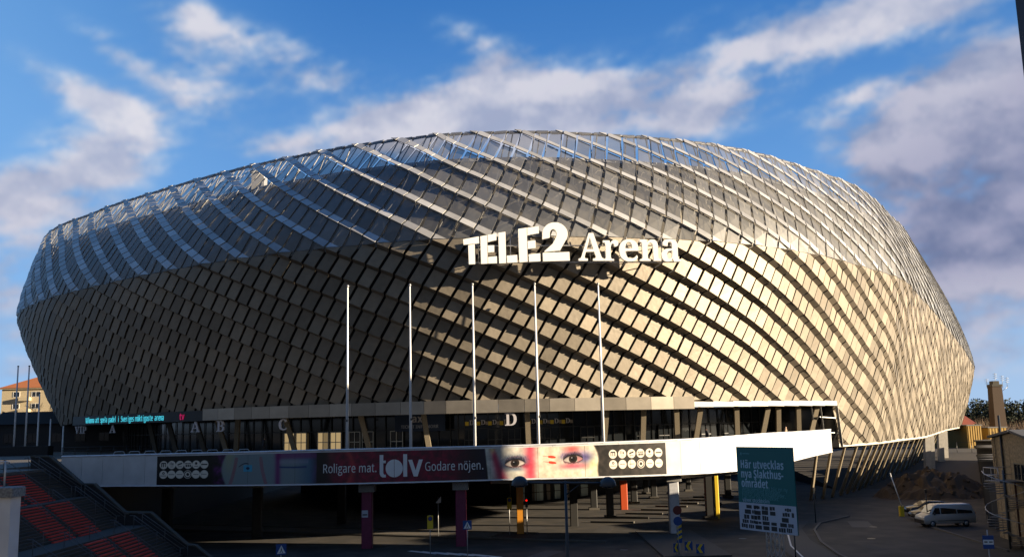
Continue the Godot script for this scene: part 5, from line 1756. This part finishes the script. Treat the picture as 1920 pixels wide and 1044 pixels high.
# ---------------------------------------------------------------- right side
func car(called: String, label: String, at: Vector3, turn: float, prof: Array, glass: Array, w: float, paint: Material, wheels: Array, cat: String) -> Node3D:
	var t := thing(called, label, cat, at, turn)
	# body: outline swept across the width with a tumblehome
	var st := smooth()
	var rows := [[-1.0, 0.0], [-0.93, 1.0], [0.93, 1.0], [1.0, 0.0]]
	var P := PackedVector2Array()
	for q in prof: P.append(Vector2(q[0], q[1]))
	var idx := Geometry2D.triangulate_polygon(P)
	var ring_at := func(z: float, top_in: float) -> Array:
		var r := []
		for q in prof:
			var k := clampf((q[1] - 1.0) / 0.9, 0.0, 1.0)
			r.append(Vector3(q[0], q[1], z * (1.0 - top_in * k)))
		return r
	var rings := [ring_at.call(-w * 0.5, 0.16), ring_at.call(-w * 0.47, 0.18), ring_at.call(w * 0.47, 0.18), ring_at.call(w * 0.5, 0.16)]
	var mid := Vector2(0, 0.8)
	for e in [0, 3]:
		for i in prof.size():
			var v: Vector3 = rings[e][i]
			var c := Vector2(v.x, v.y)
			c = c + (mid - c).normalized() * 0.05
			rings[e][i] = Vector3(c.x, c.y, v.z)
	for e in 3:
		for i in prof.size():
			var j := (i + 1) % prof.size()
			quad(st, rings[e][i], rings[e][j], rings[e + 1][j], rings[e + 1][i])
	for k in range(0, idx.size(), 3):
		tri(st, rings[3][idx[k]], rings[3][idx[k + 1]], rings[3][idx[k + 2]])
		tri(st, rings[0][idx[k]], rings[0][idx[k + 2]], rings[0][idx[k + 1]])
	st.set_smooth_group(-1)
	build(st, "body", paint, t)
	for side in [1.0, -1.0]:
		for g in glass:
			var q := mb()
			var pts := PackedVector2Array()
			for v in g: pts.append(Vector2(v[0], v[1]))
			var lo := []
			for v in g:
				var k := clampf((v[1] - 1.0) / 0.9, 0.0, 1.0)
				lo.append(Vector3(v[0], v[1], side * (w * 0.5 * (1.0 - 0.16 * k) + 0.012)))
			for k in range(1, lo.size() - 1): tri(q, lo[0], lo[k], lo[k + 1])
			build(q, "side_window", M.car_glass, t)
	for x in wheels:
		for side in [1.0, -1.0]:
			var q := smooth()
			var c := Vector3(x, 0.33, side * (w * 0.5 - 0.1))
			tube(q, c - Vector3(0, 0, 0.11), c + Vector3(0, 0, 0.115), 0.33, 0.33, 18)
			var wh := build(q, "wheel", M.black_paint, t)
			q = smooth()
			tube(q, c + Vector3(0, 0, side * 0.1), c + Vector3(0, 0, side * 0.125), 0.2, 0.18, 14)
			build(q, "rim", M.steel, wh)
	return t

func right_side() -> void:
	# parked vehicles
	var van := car("parked_van", "white passenger van with dark side windows parked beside the spiral stair", Vector3(41.9, 0, -96.4), deg_to_rad(4), [[-2.85, 0.35], [2.75, 0.35], [2.85, 0.6], [2.83, 1.15], [2.55, 1.95], [2.3, 2.12], [-1.2, 2.14], [-1.6, 2.02], [-2.15, 1.28], [-2.75, 1.08], [-2.9, 0.8]],
		[[[-1.95, 1.26], [-1.05, 1.26], [-1.05, 1.86], [-1.5, 1.86]], [[-0.95, 1.26], [0.75, 1.26], [0.75, 1.88], [-0.95, 1.88]], [[0.83, 1.26], [2.5, 1.26], [2.33, 1.86], [0.83, 1.88]]], 1.95, M.car_white, [-1.95, 1.7], "van")
	var st := mb()
	quad(st, Vector3(-2.14, 1.34, 0.82), Vector3(-2.14, 1.34, -0.82), Vector3(-1.63, 2.0, -0.7), Vector3(-1.63, 2.0, 0.7))
	build(st, "windscreen", M.car_glass, van).position = Vector3(-0.03, 0.02, 0)
	st = mb()
	box(st, Vector3(-2.86, 0.55, 0), Vector3(0.12, 0.34, 1.8))
	build(st, "bumper", M.black_paint, van)
	for z in [-0.75, 0.75]:
		st = mb()
		bevel_box(st, Vector3(-2.78, 0.9, z), Vector3(0.14, 0.22, 0.36), 0.04)
		build(st, "headlight", M.steel_bright, van)
		st = mb()
		box(st, Vector3(2.83, 1.1, z), Vector3(0.06, 0.5, 0.18))
		build(st, "tail_light", M.sign_red, van)
	st = mb()
	bevel_box(st, Vector3(-1.75, 1.3, 1.08), Vector3(0.14, 0.24, 0.2), 0.03)
	build(st, "mirror", M.black_paint, van)
	st = mb()
	box(st, Vector3(0.2, 0.62, 0.985), Vector3(3.2, 0.06, 0.02))
	build(st, "side_moulding", M.frame_dark, van)
	van.scale = Vector3(0.92, 1, 1)
	var sed := [[-2.3, 0.3], [2.2, 0.3], [2.32, 0.75], [2.2, 1.02], [1.35, 1.44], [-0.1, 1.5], [-0.5, 1.42], [-1.2, 1.0], [-2.15, 0.85], [-2.36, 0.6]]
	var sg := [[[-1.05, 1.02], [0.1, 1.02], [0.1, 1.4], [-0.45, 1.38]], [[0.18, 1.02], [1.75, 1.04], [1.25, 1.38], [0.18, 1.4]]]
	var c1 := car("parked_car", "dark grey estate car parked behind the white van", Vector3(43.4, 0, -102.6), deg_to_rad(3), sed, sg, 1.8, M.car_dark, [-1.45, 1.4], "car")
	st = mb()
	quad(st, Vector3(-1.2, 1.04, 0.78), Vector3(-1.2, 1.04, -0.78), Vector3(-0.5, 1.44, -0.66), Vector3(-0.5, 1.44, 0.66))
	build(st, "windscreen", M.car_glass, c1).position = Vector3(-0.02, 0.02, 0)
	var c2 := car("parked_car", "black car half hidden behind the white van's roof", Vector3(44.9, 0, -107.6), deg_to_rad(3), sed, sg, 1.8, M.black_gloss, [-1.45, 1.4], "car")
	st = mb()
	quad(st, Vector3(-1.2, 1.04, 0.78), Vector3(-1.2, 1.04, -0.78), Vector3(-0.5, 1.44, -0.66), Vector3(-0.5, 1.44, 0.66))
	build(st, "windscreen", M.car_glass, c2).position = Vector3(-0.02, 0.02, 0)
	# barrier arm
	var t := thing("barrier_arm", "raised white and yellow barrier arm in front of the soil heap", "barrier", Vector3(41.6, 0, -106.5))
	st = mb()
	bevel_box(st, Vector3(0, 0.55, 0), Vector3(0.5, 1.1, 0.4), 0.05)
	build(st, "housing", M.yellow_paint, t)
	st = smooth()
	tube(st, Vector3(0, 1.0, 0.25), Vector3(-1.0, 4.6, 0.25), 0.06, 0.05, 8)
	build(st, "arm", M.print_white, t)
	# tan workshop building
	var a := Vector3(42.6, 0, -87.2)
	var d := Vector3(-6.5, 0, 37.0).normalized()
	var n := Vector3(-d.z, 0, d.x)
	if n.x > 0: n = -n
	var wb := Basis(d, Vector3.UP, n)
	t = thing("workshop_building", "tan rendered workshop with a low gable and a ribbon of dark windows", "building", a)
	t.basis = wb if wb.determinant() > 0 else Basis(-d, Vector3.UP, n)
	var sx := 1.0 if wb.determinant() > 0 else -1.0
	var len := 44.0
	var gable := PackedVector2Array()
	for q in [[0, 0], [len, 0], [len, 7.2], [18.0, 7.6], [6.0, 9.15], [0.0, 8.55]]: gable.append(Vector2(q[0] * sx, q[1]))
	st = mb()
	prism(st, gable, Transform3D(Basis(), Vector3(0, 0, -11.0)), 11.0)
	build(st, "wall", M.tan_wall, t)
	st = mb()
	for k in [[0.0, 8.6, 6.0, 9.2], [6.0, 9.2, 18.0, 7.65], [18.0, 7.65, len, 7.25]]:
		var x0: float = k[0] * sx
		var x1: float = k[2] * sx
		if sx < 0:
			hexa(st, [Vector3(x1, k[3], 0.35), Vector3(x0, k[1], 0.35), Vector3(x0, k[1], -11.2), Vector3(x1, k[3], -11.2)], [Vector3(x1, k[3] + 0.2, 0.35), Vector3(x0, k[1] + 0.2, 0.35), Vector3(x0, k[1] + 0.2, -11.2), Vector3(x1, k[3] + 0.2, -11.2)])
		else:
			hexa(st, [Vector3(x0, k[1], 0.35), Vector3(x1, k[3], 0.35), Vector3(x1, k[3], -11.2), Vector3(x0, k[1], -11.2)], [Vector3(x0, k[1] + 0.2, 0.35), Vector3(x1, k[3] + 0.2, 0.35), Vector3(x1, k[3] + 0.2, -11.2), Vector3(x0, k[1] + 0.2, -11.2)])
	build(st, "roof", M.roof, t)
	st = mb()
	box(st, Vector3(6.05 * sx, 9.3, 0.2), Vector3(0.2, 0.12, 0.4))
	build(st, "ridge_cap", M.steel, t)
	for k in 5:
		window_unit(t, Vector3((6.6 + k * 1.75) * sx, 5.95, 0.02), 1.65, 1.35, M.frame_dark, M.pane_dark)
	for x in [1.2, 4.7, 9.6, 14.0]:
		st = mb()
		box(st, Vector3(x * sx, 4.0, 0.006), Vector3(0.05, 8.0, 0.02))
		build(st, "render_joint", M.tan_joint, t)
	st = mb()
	box(st, Vector3(11.3 * sx, 7.8, 0.25), Vector3(0.34, 3.0, 0.34))
	build(st, "duct", M.black_paint, t)
	st = mb()
	box(st, Vector3(11.12 * sx, 8.9, 0.44), Vector3(0.07, 1.5, 0.05))
	build(st, "duct_flashing", M.print_white, t)
	st = smooth()
	tube(st, Vector3(3.1 * sx, 0.0, 0.12), Vector3(3.1 * sx, 10.6, 0.12), 0.1, 0.1, 8)
	build(st, "downpipe", M.frame_dark, t)
	st = smooth()
	for e in [0.9, 1.4]: tube(st, Vector3(e * sx, 5.0, 0.15), Vector3(e * sx, 9.2, 0.15), 0.025, 0.025, 5)
	for k in 14: tube(st, Vector3(0.9 * sx, 5.2 + k * 0.3, 0.15), Vector3(1.4 * sx, 5.2 + k * 0.3, 0.15), 0.018, 0.018, 5)
	build(st, "ladder", M.frame_dark, t)
	# escape stair
	var sp := Vector3(39.6, 0, -79.6)
	t = thing("spiral_stair", "grey steel spiral escape stair against the tan workshop", "staircase", sp)
	st = smooth()
	tube(st, Vector3.ZERO, Vector3(0, 6.2, 0), 0.09, 0.09, 8)
	build(st, "centre_post", M.stair_steel, t)
	var rail := smooth()
	var bal := smooth()
	var last := Vector3.ZERO
	for k in 30:
		var an := -0.6 + k * 0.36
		var y := 0.15 + k * 0.17
		st = mb()
		var e0 := Vector3(cos(an), 0, sin(an))
		var e1 := Vector3(cos(an + 0.42), 0, sin(an + 0.42))
		var Y := Vector3(0, y, 0)
		hexa(st, [e0 * 0.1 + Y, e1 * 0.1 + Y, e1 * 1.55 + Y, e0 * 1.55 + Y], [e0 * 0.1 + Y + Vector3(0, 0.04, 0), e1 * 0.1 + Y + Vector3(0, 0.04, 0), e1 * 1.55 + Y + Vector3(0, 0.04, 0), e0 * 1.55 + Y + Vector3(0, 0.04, 0)])
		build(st, "tread", M.stair_steel, t)
		var p := e0 * 1.55 + Y + Vector3(0, 1.05, 0)
		if k > 0: tube(rail, last, p, 0.035, 0.035, 6, false)
		tube(bal, e0 * 1.55 + Y, p, 0.014, 0.014, 4, false)
		last = p
	build(rail, "handrail", M.steel_bright, t)
	build(bal, "balusters", M.stair_steel, t)
	st = mb()
	box(st, Vector3(1.1, 5.2, -1.6), Vector3(2.6, 0.12, 2.6))
	build(st, "landing", M.stair_steel, t)
	st = smooth()
	for q in [[-0.2, -2.9], [2.2, -2.9], [-0.2, -0.4], [1.0, -2.9], [-0.2, -1.6]]:
		tube(st, Vector3(q[0], 5.2, q[1]), Vector3(q[0], 6.3, q[1]), 0.02, 0.02, 5)
	for y in [5.7, 6.3]: path(st, [Vector3(2.2, y, -2.9), Vector3(-0.2, y, -2.9), Vector3(-0.2, y, -0.4)], 0.025)
	build(st, "landing_rail", M.steel_bright, t)
	st = smooth()
	for q in [[0.6, -1.2], [1.3, -0.8], [2.0, -0.6]]: tube(st, Vector3(q[0], 0, q[1]), Vector3(q[0], 5.15, q[1]), 0.09, 0.09, 6)
	build(st, "landing_post", M.rust_pipe, t)
	# row of dark sheds
	for k in 8:
		var f := k / 7.0
		var p := Vector3(47.6, 0, -90).lerp(Vector3(84, 0, -168), f)  # starts out of view: the nearest shed is added to shade the van
		t = thing("dark_shed", "dark flat roofed shed in the right hand row, %s" % ["hidden one added nearest the tan workshop to shade the van", "second from the tan workshop", "third from the tan workshop", "fourth from the tan workshop", "fifth from the tan workshop", "sixth from the tan workshop", "seventh from the tan workshop", "farthest down the row"][k], "shed", p, atan2(-33.5, 72.0) * -1.0, "dark storage sheds along the right side")
		st = mb()
		box_at(st, 0.0, 0.0, -5.4, 7.0, 6.2 - 0.25 * (k % 3), 5.4)
		build(st, "wall", M.shed_dark, t)
		st = mb()
		box_at(st, -0.4, 6.2 - 0.25 * (k % 3), -5.6, 7.3, 6.4 - 0.25 * (k % 3), 5.6)
		build(st, "roof", M.shed_roof, t)
		for g in 3:
			st = mb()
			box_at(st, -0.06, 0.1, -4.9 + g * 3.3, 0.0, 4.2, -2.2 + g * 3.3)
			build(st, "gate", M.shed_gate, t)
	# chimney tower
	t = thing("brick_tower", "tall brown brick tower with aerials on top at the right", "tower", Vector3(109.4, 0, -220))
	st = mb()
	hexa(st, [Vector3(-1.5, 0, 1.5), Vector3(1.5, 0, 1.5), Vector3(1.5, 0, -1.5), Vector3(-1.5, 0, -1.5)], [Vector3(-1.1, 16.8, 1.1), Vector3(1.1, 16.8, 1.1), Vector3(1.1, 16.8, -1.1), Vector3(-1.1, 16.8, -1.1)])
	build(st, "shaft", M.brown_brick, t)
	st = mb()
	bevel_box(st, Vector3(0, 17.0, 0), Vector3(2.5, 0.5, 2.5), 0.1)
	bevel_box(st, Vector3(0, 17.6, 0), Vector3(1.6, 0.8, 1.6), 0.1)
	build(st, "cap", M.concrete_dark, t)
	st = smooth()
	for q in [[-1.3, -0.8, 1.4], [1.7, 0.3, 2.0], [0.2, 0.2, 2.6], [2.6, 0.6, 1.6]]:
		tube(st, Vector3(q[0], 16.4, q[1]), Vector3(q[0], 17.2 + q[2], q[1]), 0.05, 0.04, 5)
		for j in 3: tube(st, Vector3(q[0] - 0.5, 17.0 + q[2] - j * 0.45, q[1]), Vector3(q[0] + 0.5, 17.0 + q[2] - j * 0.45, q[1]), 0.03, 0.03, 4)
	tube(st, Vector3(1.2, 15.6, 0.5), Vector3(2.7, 16.6, 0.6), 0.05, 0.05, 5)
	build(st, "aerials", M.steel, t)
	# far houses and yellow walls
	for h in [[101.5, -226.0, 7.5, 3.0, 7.7, "M", "low red tiled house beyond the arena, left one"], [106.5, -240.0, 8.0, 3.2, 8.6, "M", "low red tiled house beyond the arena, middle one"], [112.5, -252.0, 9.0, 3.2, 8.6, "M", "low red tiled house beyond the arena, hidden behind the brick tower"]]:
		t = thing("red_roofed_house", h[6], "house", Vector3(h[0], 0, h[1]), 0.2, "red roofed houses beyond the arena")
		st = mb()
		box_at(st, -h[2] / 2, 0, -4, h[2] / 2, h[4] - 0.3, 4)
		build(st, "wall", M.ochre_dim, t)
		st = mb()
		hexa(st, [Vector3(-h[2] / 2 - 0.4, h[4] - 0.3, 4.4), Vector3(h[2] / 2 + 0.4, h[4] - 0.3, 4.4), Vector3(h[2] / 2 + 0.4, h[4] - 0.3, -4.4), Vector3(-h[2] / 2 - 0.4, h[4] - 0.3, -4.4)], [Vector3(-h[2] / 2 - 0.4, h[4] + 1.7, 0.05), Vector3(h[2] / 2 + 0.4, h[4] + 1.7, 0.05), Vector3(h[2] / 2 + 0.4, h[4] + 1.7, -0.05), Vector3(-h[2] / 2 - 0.4, h[4] + 1.7, -0.05)])
		var r := build(st, "roof", M.roof_red, t)
		for k in 3:
			st = mb()
			box(st, Vector3(-h[2] * 0.3 + k * h[2] * 0.3, h[4] + 1.7, 0.4), Vector3(0.6, 1.6, 0.6))
			build(st, "chimney", M.roof_red, r)
	for y in [[97.4, -214.0, 3.6, 8.2, "sunlit yellow gable wall below the red roofs"], [103.4, -216.0, 4.6, 7.6, "yellow boarded wall with ribs right of the yellow gable"]]:
		t = thing("yellow_building", y[4], "building", Vector3(y[0] + 1.5, 0, y[1]), 0.25)
		st = mb()
		box_at(st, -y[2] / 2, 0, -3, y[2] / 2, y[3], 3)
		build(st, "wall", M.yellow_wall, t)
		st = mb()
		box_at(st, -y[2] / 2 - 0.2, y[3], -3.2, y[2] / 2 + 0.2, y[3] + 0.2, 3.2)
		build(st, "roof", M.roof, t)
		for k in 6:
			st = mb()
			box(st, Vector3(-y[2] / 2 + 0.3 + k * y[2] / 6.0, y[3] * 0.5, 3.05), Vector3(0.12, y[3] - 0.2, 0.1))
			build(st, "rib", M.ochre_dim, t)
	# wooded ridge
	var st2 := mb()
	rng.seed = 5
	for k in 700:
		var p := Vector3(rng.randf_range(150, 330), 0, rng.randf_range(-470, -400))
		var hh := rng.randf_range(12.0, 15.5) + 2.0 * sin(p.x * 0.07)
		var cr := rng.randf_range(2.4, 3.8)
		for j in 34:
			var f := pow(rng.randf(), 0.7)
			var an := rng.randf() * TAU
			var q := p + Vector3(cos(an) * cr * (1.05 - f * 0.75), hh * (0.3 + 0.7 * f), sin(an) * cr * (1.05 - f * 0.75))
			var u := Vector3(rng.randfn(), rng.randfn() * 0.6, rng.randfn()).normalized() * rng.randf_range(0.5, 1.1)
			var v := Vector3(rng.randfn(), rng.randfn(), rng.randfn()).normalized() * rng.randf_range(0.6, 1.2)
			tri(st2, q - u, q + u, q + v)
	var fo := build(st2, "pine_wood", M.pine)
	tag(fo, "dark pine wood along the skyline at the right", "wood", "", "stuff")
	st2 = mb()
	for k in 260:
		var p := Vector3(rng.randf_range(104, 260), 0, rng.randf_range(-360, -260))
		var hh := rng.randf_range(7.0, 10.5)
		for j in 34:
			var an := rng.randf() * TAU
			var b0 := p + Vector3(cos(an) * 0.4, hh * rng.randf_range(0.2, 0.6), sin(an) * 0.4)
			var b1 := p + Vector3(cos(an) * rng.randf_range(0.8, 2.6), hh * rng.randf_range(0.7, 1.0), sin(an) * rng.randf_range(0.8, 2.6))
			var w := Vector3(rng.randfn(), 0, rng.randfn()).normalized() * 0.09
			tri(st2, b0 - w, b0 + w, b1)
	fo = build(st2, "bare_scrub", M.scrub)
	tag(fo, "brown leafless scrub and trees below the pine wood", "scrub", "", "stuff")
	slab("hill", M.hill_ground, 90, 1200, -0.4, 5.0, -1200, -255)
	# fence and lamp posts by the rising ground
	t = thing("mesh_fence", "thin dark fence with posts before the yellow walls", "fence", Vector3(86, 3.2, -190), -0.35)
	st = smooth()
	for k in 9: tube(st, Vector3(k * 2.6, 0, 0), Vector3(k * 2.6, 2.2, 0), 0.05, 0.05, 5)
	for y in [0.1, 1.1, 2.15]: tube(st, Vector3(0, y, 0), Vector3(20.8, y, 0), 0.025, 0.025, 4)
	build(st, "rails_and_posts", M.frame_dark, t)
	# dark steel mast close at the upper right
	t = thing("steel_mast", "dark red steel mast leaning in at the upper right corner", "mast", Vector3(7.06, 0, -12.0))
	st = mb()
	hexa(st, [Vector3(-0.22, 10.5, 0.12), Vector3(0.3, 10.5, 0.12), Vector3(0.3, 10.5, -0.12), Vector3(-0.22, 10.5, -0.12)], [Vector3(-0.27, 17.5, 0.12), Vector3(0.25, 17.5, 0.12), Vector3(0.25, 17.5, -0.12), Vector3(-0.27, 17.5, -0.12)])
	build(st, "shaft", M.dark_red, t)
	# unseen block added out of view to shade the street and terrace edge
	t = thing("shade_block", "unseen grey block added on the right to shade the street and terrace edge", "building", Vector3(61, 0, -39.6))
	st = mb()
	box_at(st, -5, 0, -31.8, 5, 27, 31.8)
	build(st, "wall", M.concrete, t)
	st = mb()
	box_at(st, -5.3, 27, -32.1, 5.3, 27.5, 32.1)
	build(st, "roof", M.roof, t)
	for fl in 7:
		for k in 10:
			window_unit(t, Vector3(-5.03, 3.0 + fl * 3.5, -28 + k * 6.0), 2.2, 1.6, M.frame_dark, M.pane_dark, Basis(Vector3.UP, -PI / 2))

func more_materials(streak: Texture2D, grit: Texture2D) -> void:
	fonts()
	for k in 3:
		M["white_panel_%d" % k] = grained(Color(0.66, 0.66, 0.67) * (1.0 - 0.03 * k), 0.38, 0.0, streak, 0.08)
	M.rail_white = flat(Color(0.66, 0.67, 0.70), 0.4, 0.2)
	M.patch_dark = flat(Color(0.034, 0.03, 0.027), 0.9)
	M.patch_light = flat(Color(0.075, 0.066, 0.056), 0.9)
	M.kerb = grained(Color(0.15, 0.135, 0.115), 0.85, 0.0, grit, 0.5)
	M.paving = grained(Color(0.2, 0.175, 0.145), 0.85, 0.0, grit, 0.3)
	M.paving_dark = grained(Color(0.085, 0.075, 0.065), 0.88, 0.0, grit, 0.3)
	M.soil = grained(Color(0.10, 0.07, 0.045), 0.95, 0.0, grit, 0.5)
	M.soil_dark = grained(Color(0.05, 0.04, 0.032), 0.95, 0.0, grit, 0.3)
	M.paint = flat(Color(0.6, 0.58, 0.54), 0.7)
	M.magenta = grained(Color(0.16, 0.012, 0.06), 0.5, 0.0, streak, 0.3)
	M.orange = flat(Color(0.62, 0.25, 0.02), 0.5)
	M.red_orange = flat(Color(0.50, 0.07, 0.015), 0.5)
	M.pillar_white = grained(Color(0.55, 0.56, 0.6), 0.55, 0.0, streak, 0.3)
	M.yellow_paint = flat(Color(0.65, 0.45, 0.02), 0.5)
	M.black_paint = flat(L(0.018), 0.5)
	M.black_gloss = flat(L(0.015), 0.2)
	var b := StandardMaterial3D.new()
	b.albedo_texture = ImageTexture.create_from_image(banner_image())
	b.roughness = 0.4
	M.banner = b
	M.print_white = flat(L(0.72), 0.5)
	M.print_grey = flat(Color(0.42, 0.45, 0.52), 0.6)
	M.print_blue = flat(Color(0.36, 0.52, 0.62), 0.6)
	M.print_teal = flat(Color(0.10, 0.30, 0.32), 0.6)
	M.sign_white = flat(Color(0.84, 0.83, 0.80), 0.45)
	M.pole_white = flat(Color(0.78, 0.78, 0.79), 0.35)
	M.letter_white = flat(Color(0.5, 0.48, 0.5), 0.5)
	M.letter_dim = flat(Color(0.35, 0.38, 0.45), 0.5)
	M.navy = flat(Color(0.012, 0.03, 0.075), 0.5)
	M.screen_black = flat(L(0.012), 0.55)
	M.led_text = glow(Color(0.30, 0.85, 0.95), 0.28)
	M.led_pink = glow(Color(0.75, 0.05, 0.35), 0.2)
	M.red_glow = glow(Color(1.0, 0.1, 0.06), 0.5)
	M.rail_dark = flat(L(0.11), 0.45, 0.5)
	M.steel_bright = flat(L(0.45), 0.4, 0.5)
	M.cloth_dark = flat(Color(0.02, 0.02, 0.024), 0.9)
	M.cloth_light = flat(Color(0.35, 0.25, 0.18), 0.9)
	M.skin_tone = flat(Color(0.45, 0.27, 0.19), 0.6)
	for k in 2:
		M["stair_%d" % k] = grained(Color(0.085, 0.072, 0.058) * (1.0 - 0.15 * k), 0.85, 0.0, grit, 0.4)
		M["red_%d" % k] = grained(Color(0.72, 0.045, 0.025) * (1.0 - 0.18 * k), 0.6, 0.0, streak, 0.3)
	M.wall_dark = grained(Color(0.035, 0.034, 0.036), 0.8, 0.0, grit, 0.3)
	M.sign_blue = flat(Color(0.01, 0.055, 0.22), 0.5)
	M.sign_yellow = flat(Color(0.66, 0.46, 0.02), 0.5)
	M.sign_red = flat(Color(0.12, 0.015, 0.012), 0.5)
	M.sign_green = flat(Color(0.006, 0.115, 0.112), 0.5)
	M.cream_wall = grained(Color(0.7, 0.58, 0.38), 0.85, 0.0, grit, 0.15)
	M.roof_tile = grained(Color(0.6, 0.2, 0.06), 0.8, 0.0, grit, 0.5)
	M.roof_red = grained(Color(0.32, 0.07, 0.035), 0.8, 0.0, grit, 0.5)
	M.pane_dark = flat(Color(0.018, 0.022, 0.03), 0.08)
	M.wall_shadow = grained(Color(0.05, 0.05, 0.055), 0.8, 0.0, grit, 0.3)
	M.leaf_dark = flat(Color(0.03, 0.045, 0.02), 0.9)
	M.bark = flat(Color(0.07, 0.05, 0.035), 0.9)
	M.pine = grained(Color(0.035, 0.045, 0.018), 0.95, 0.0, grit, 0.05)
	M.scrub = flat(Color(0.13, 0.085, 0.05), 0.95)
	M.hill_ground = flat(Color(0.06, 0.045, 0.03), 0.95)
	M.lamp_grey = flat(Color(0.035, 0.038, 0.045), 0.45, 0.3)
	M.car_white = flat(Color(0.33, 0.315, 0.29), 0.25)
	M.car_white.clearcoat_enabled = true
	M.car_dark = flat(Color(0.07, 0.065, 0.06), 0.25, 0.3)
	M.car_glass = flat(Color(0.012, 0.014, 0.016), 0.05)
	M.tan_wall = grained(Color(0.46, 0.35, 0.21), 0.9, 0.0, grit, 0.12)
	M.tan_joint = flat(Color(0.16, 0.12, 0.075), 0.9)
	M.stair_steel = flat(Color(0.12, 0.12, 0.115), 0.5, 0.4)
	M.rust_pipe = flat(Color(0.07, 0.025, 0.018), 0.7)
	M.shed_dark = flat(Color(0.03, 0.03, 0.032), 0.8)
	M.shed_roof = grained(Color(0.12, 0.11, 0.09), 0.85, 0.0, grit, 0.3)
	M.shed_gate = flat(Color(0.035, 0.038, 0.045), 0.6)
	M.brown_brick = grained(Color(0.12, 0.08, 0.055), 0.9, 0.0, grit, 0.6)
	M.ochre_dim = flat(Color(0.32, 0.2, 0.05), 0.85)
	M.yellow_wall = grained(Color(0.40, 0.25, 0.05), 0.85, 0.0, grit, 0.3)
	M.dark_red = flat(Color(0.02, 0.006, 0.007), 0.6)

func rest_of_place() -> void:
	grounds()
	terrace()
	roof_sign()
	terrace_things()
	staircase()
	left_side()
	street_things()
	right_side()
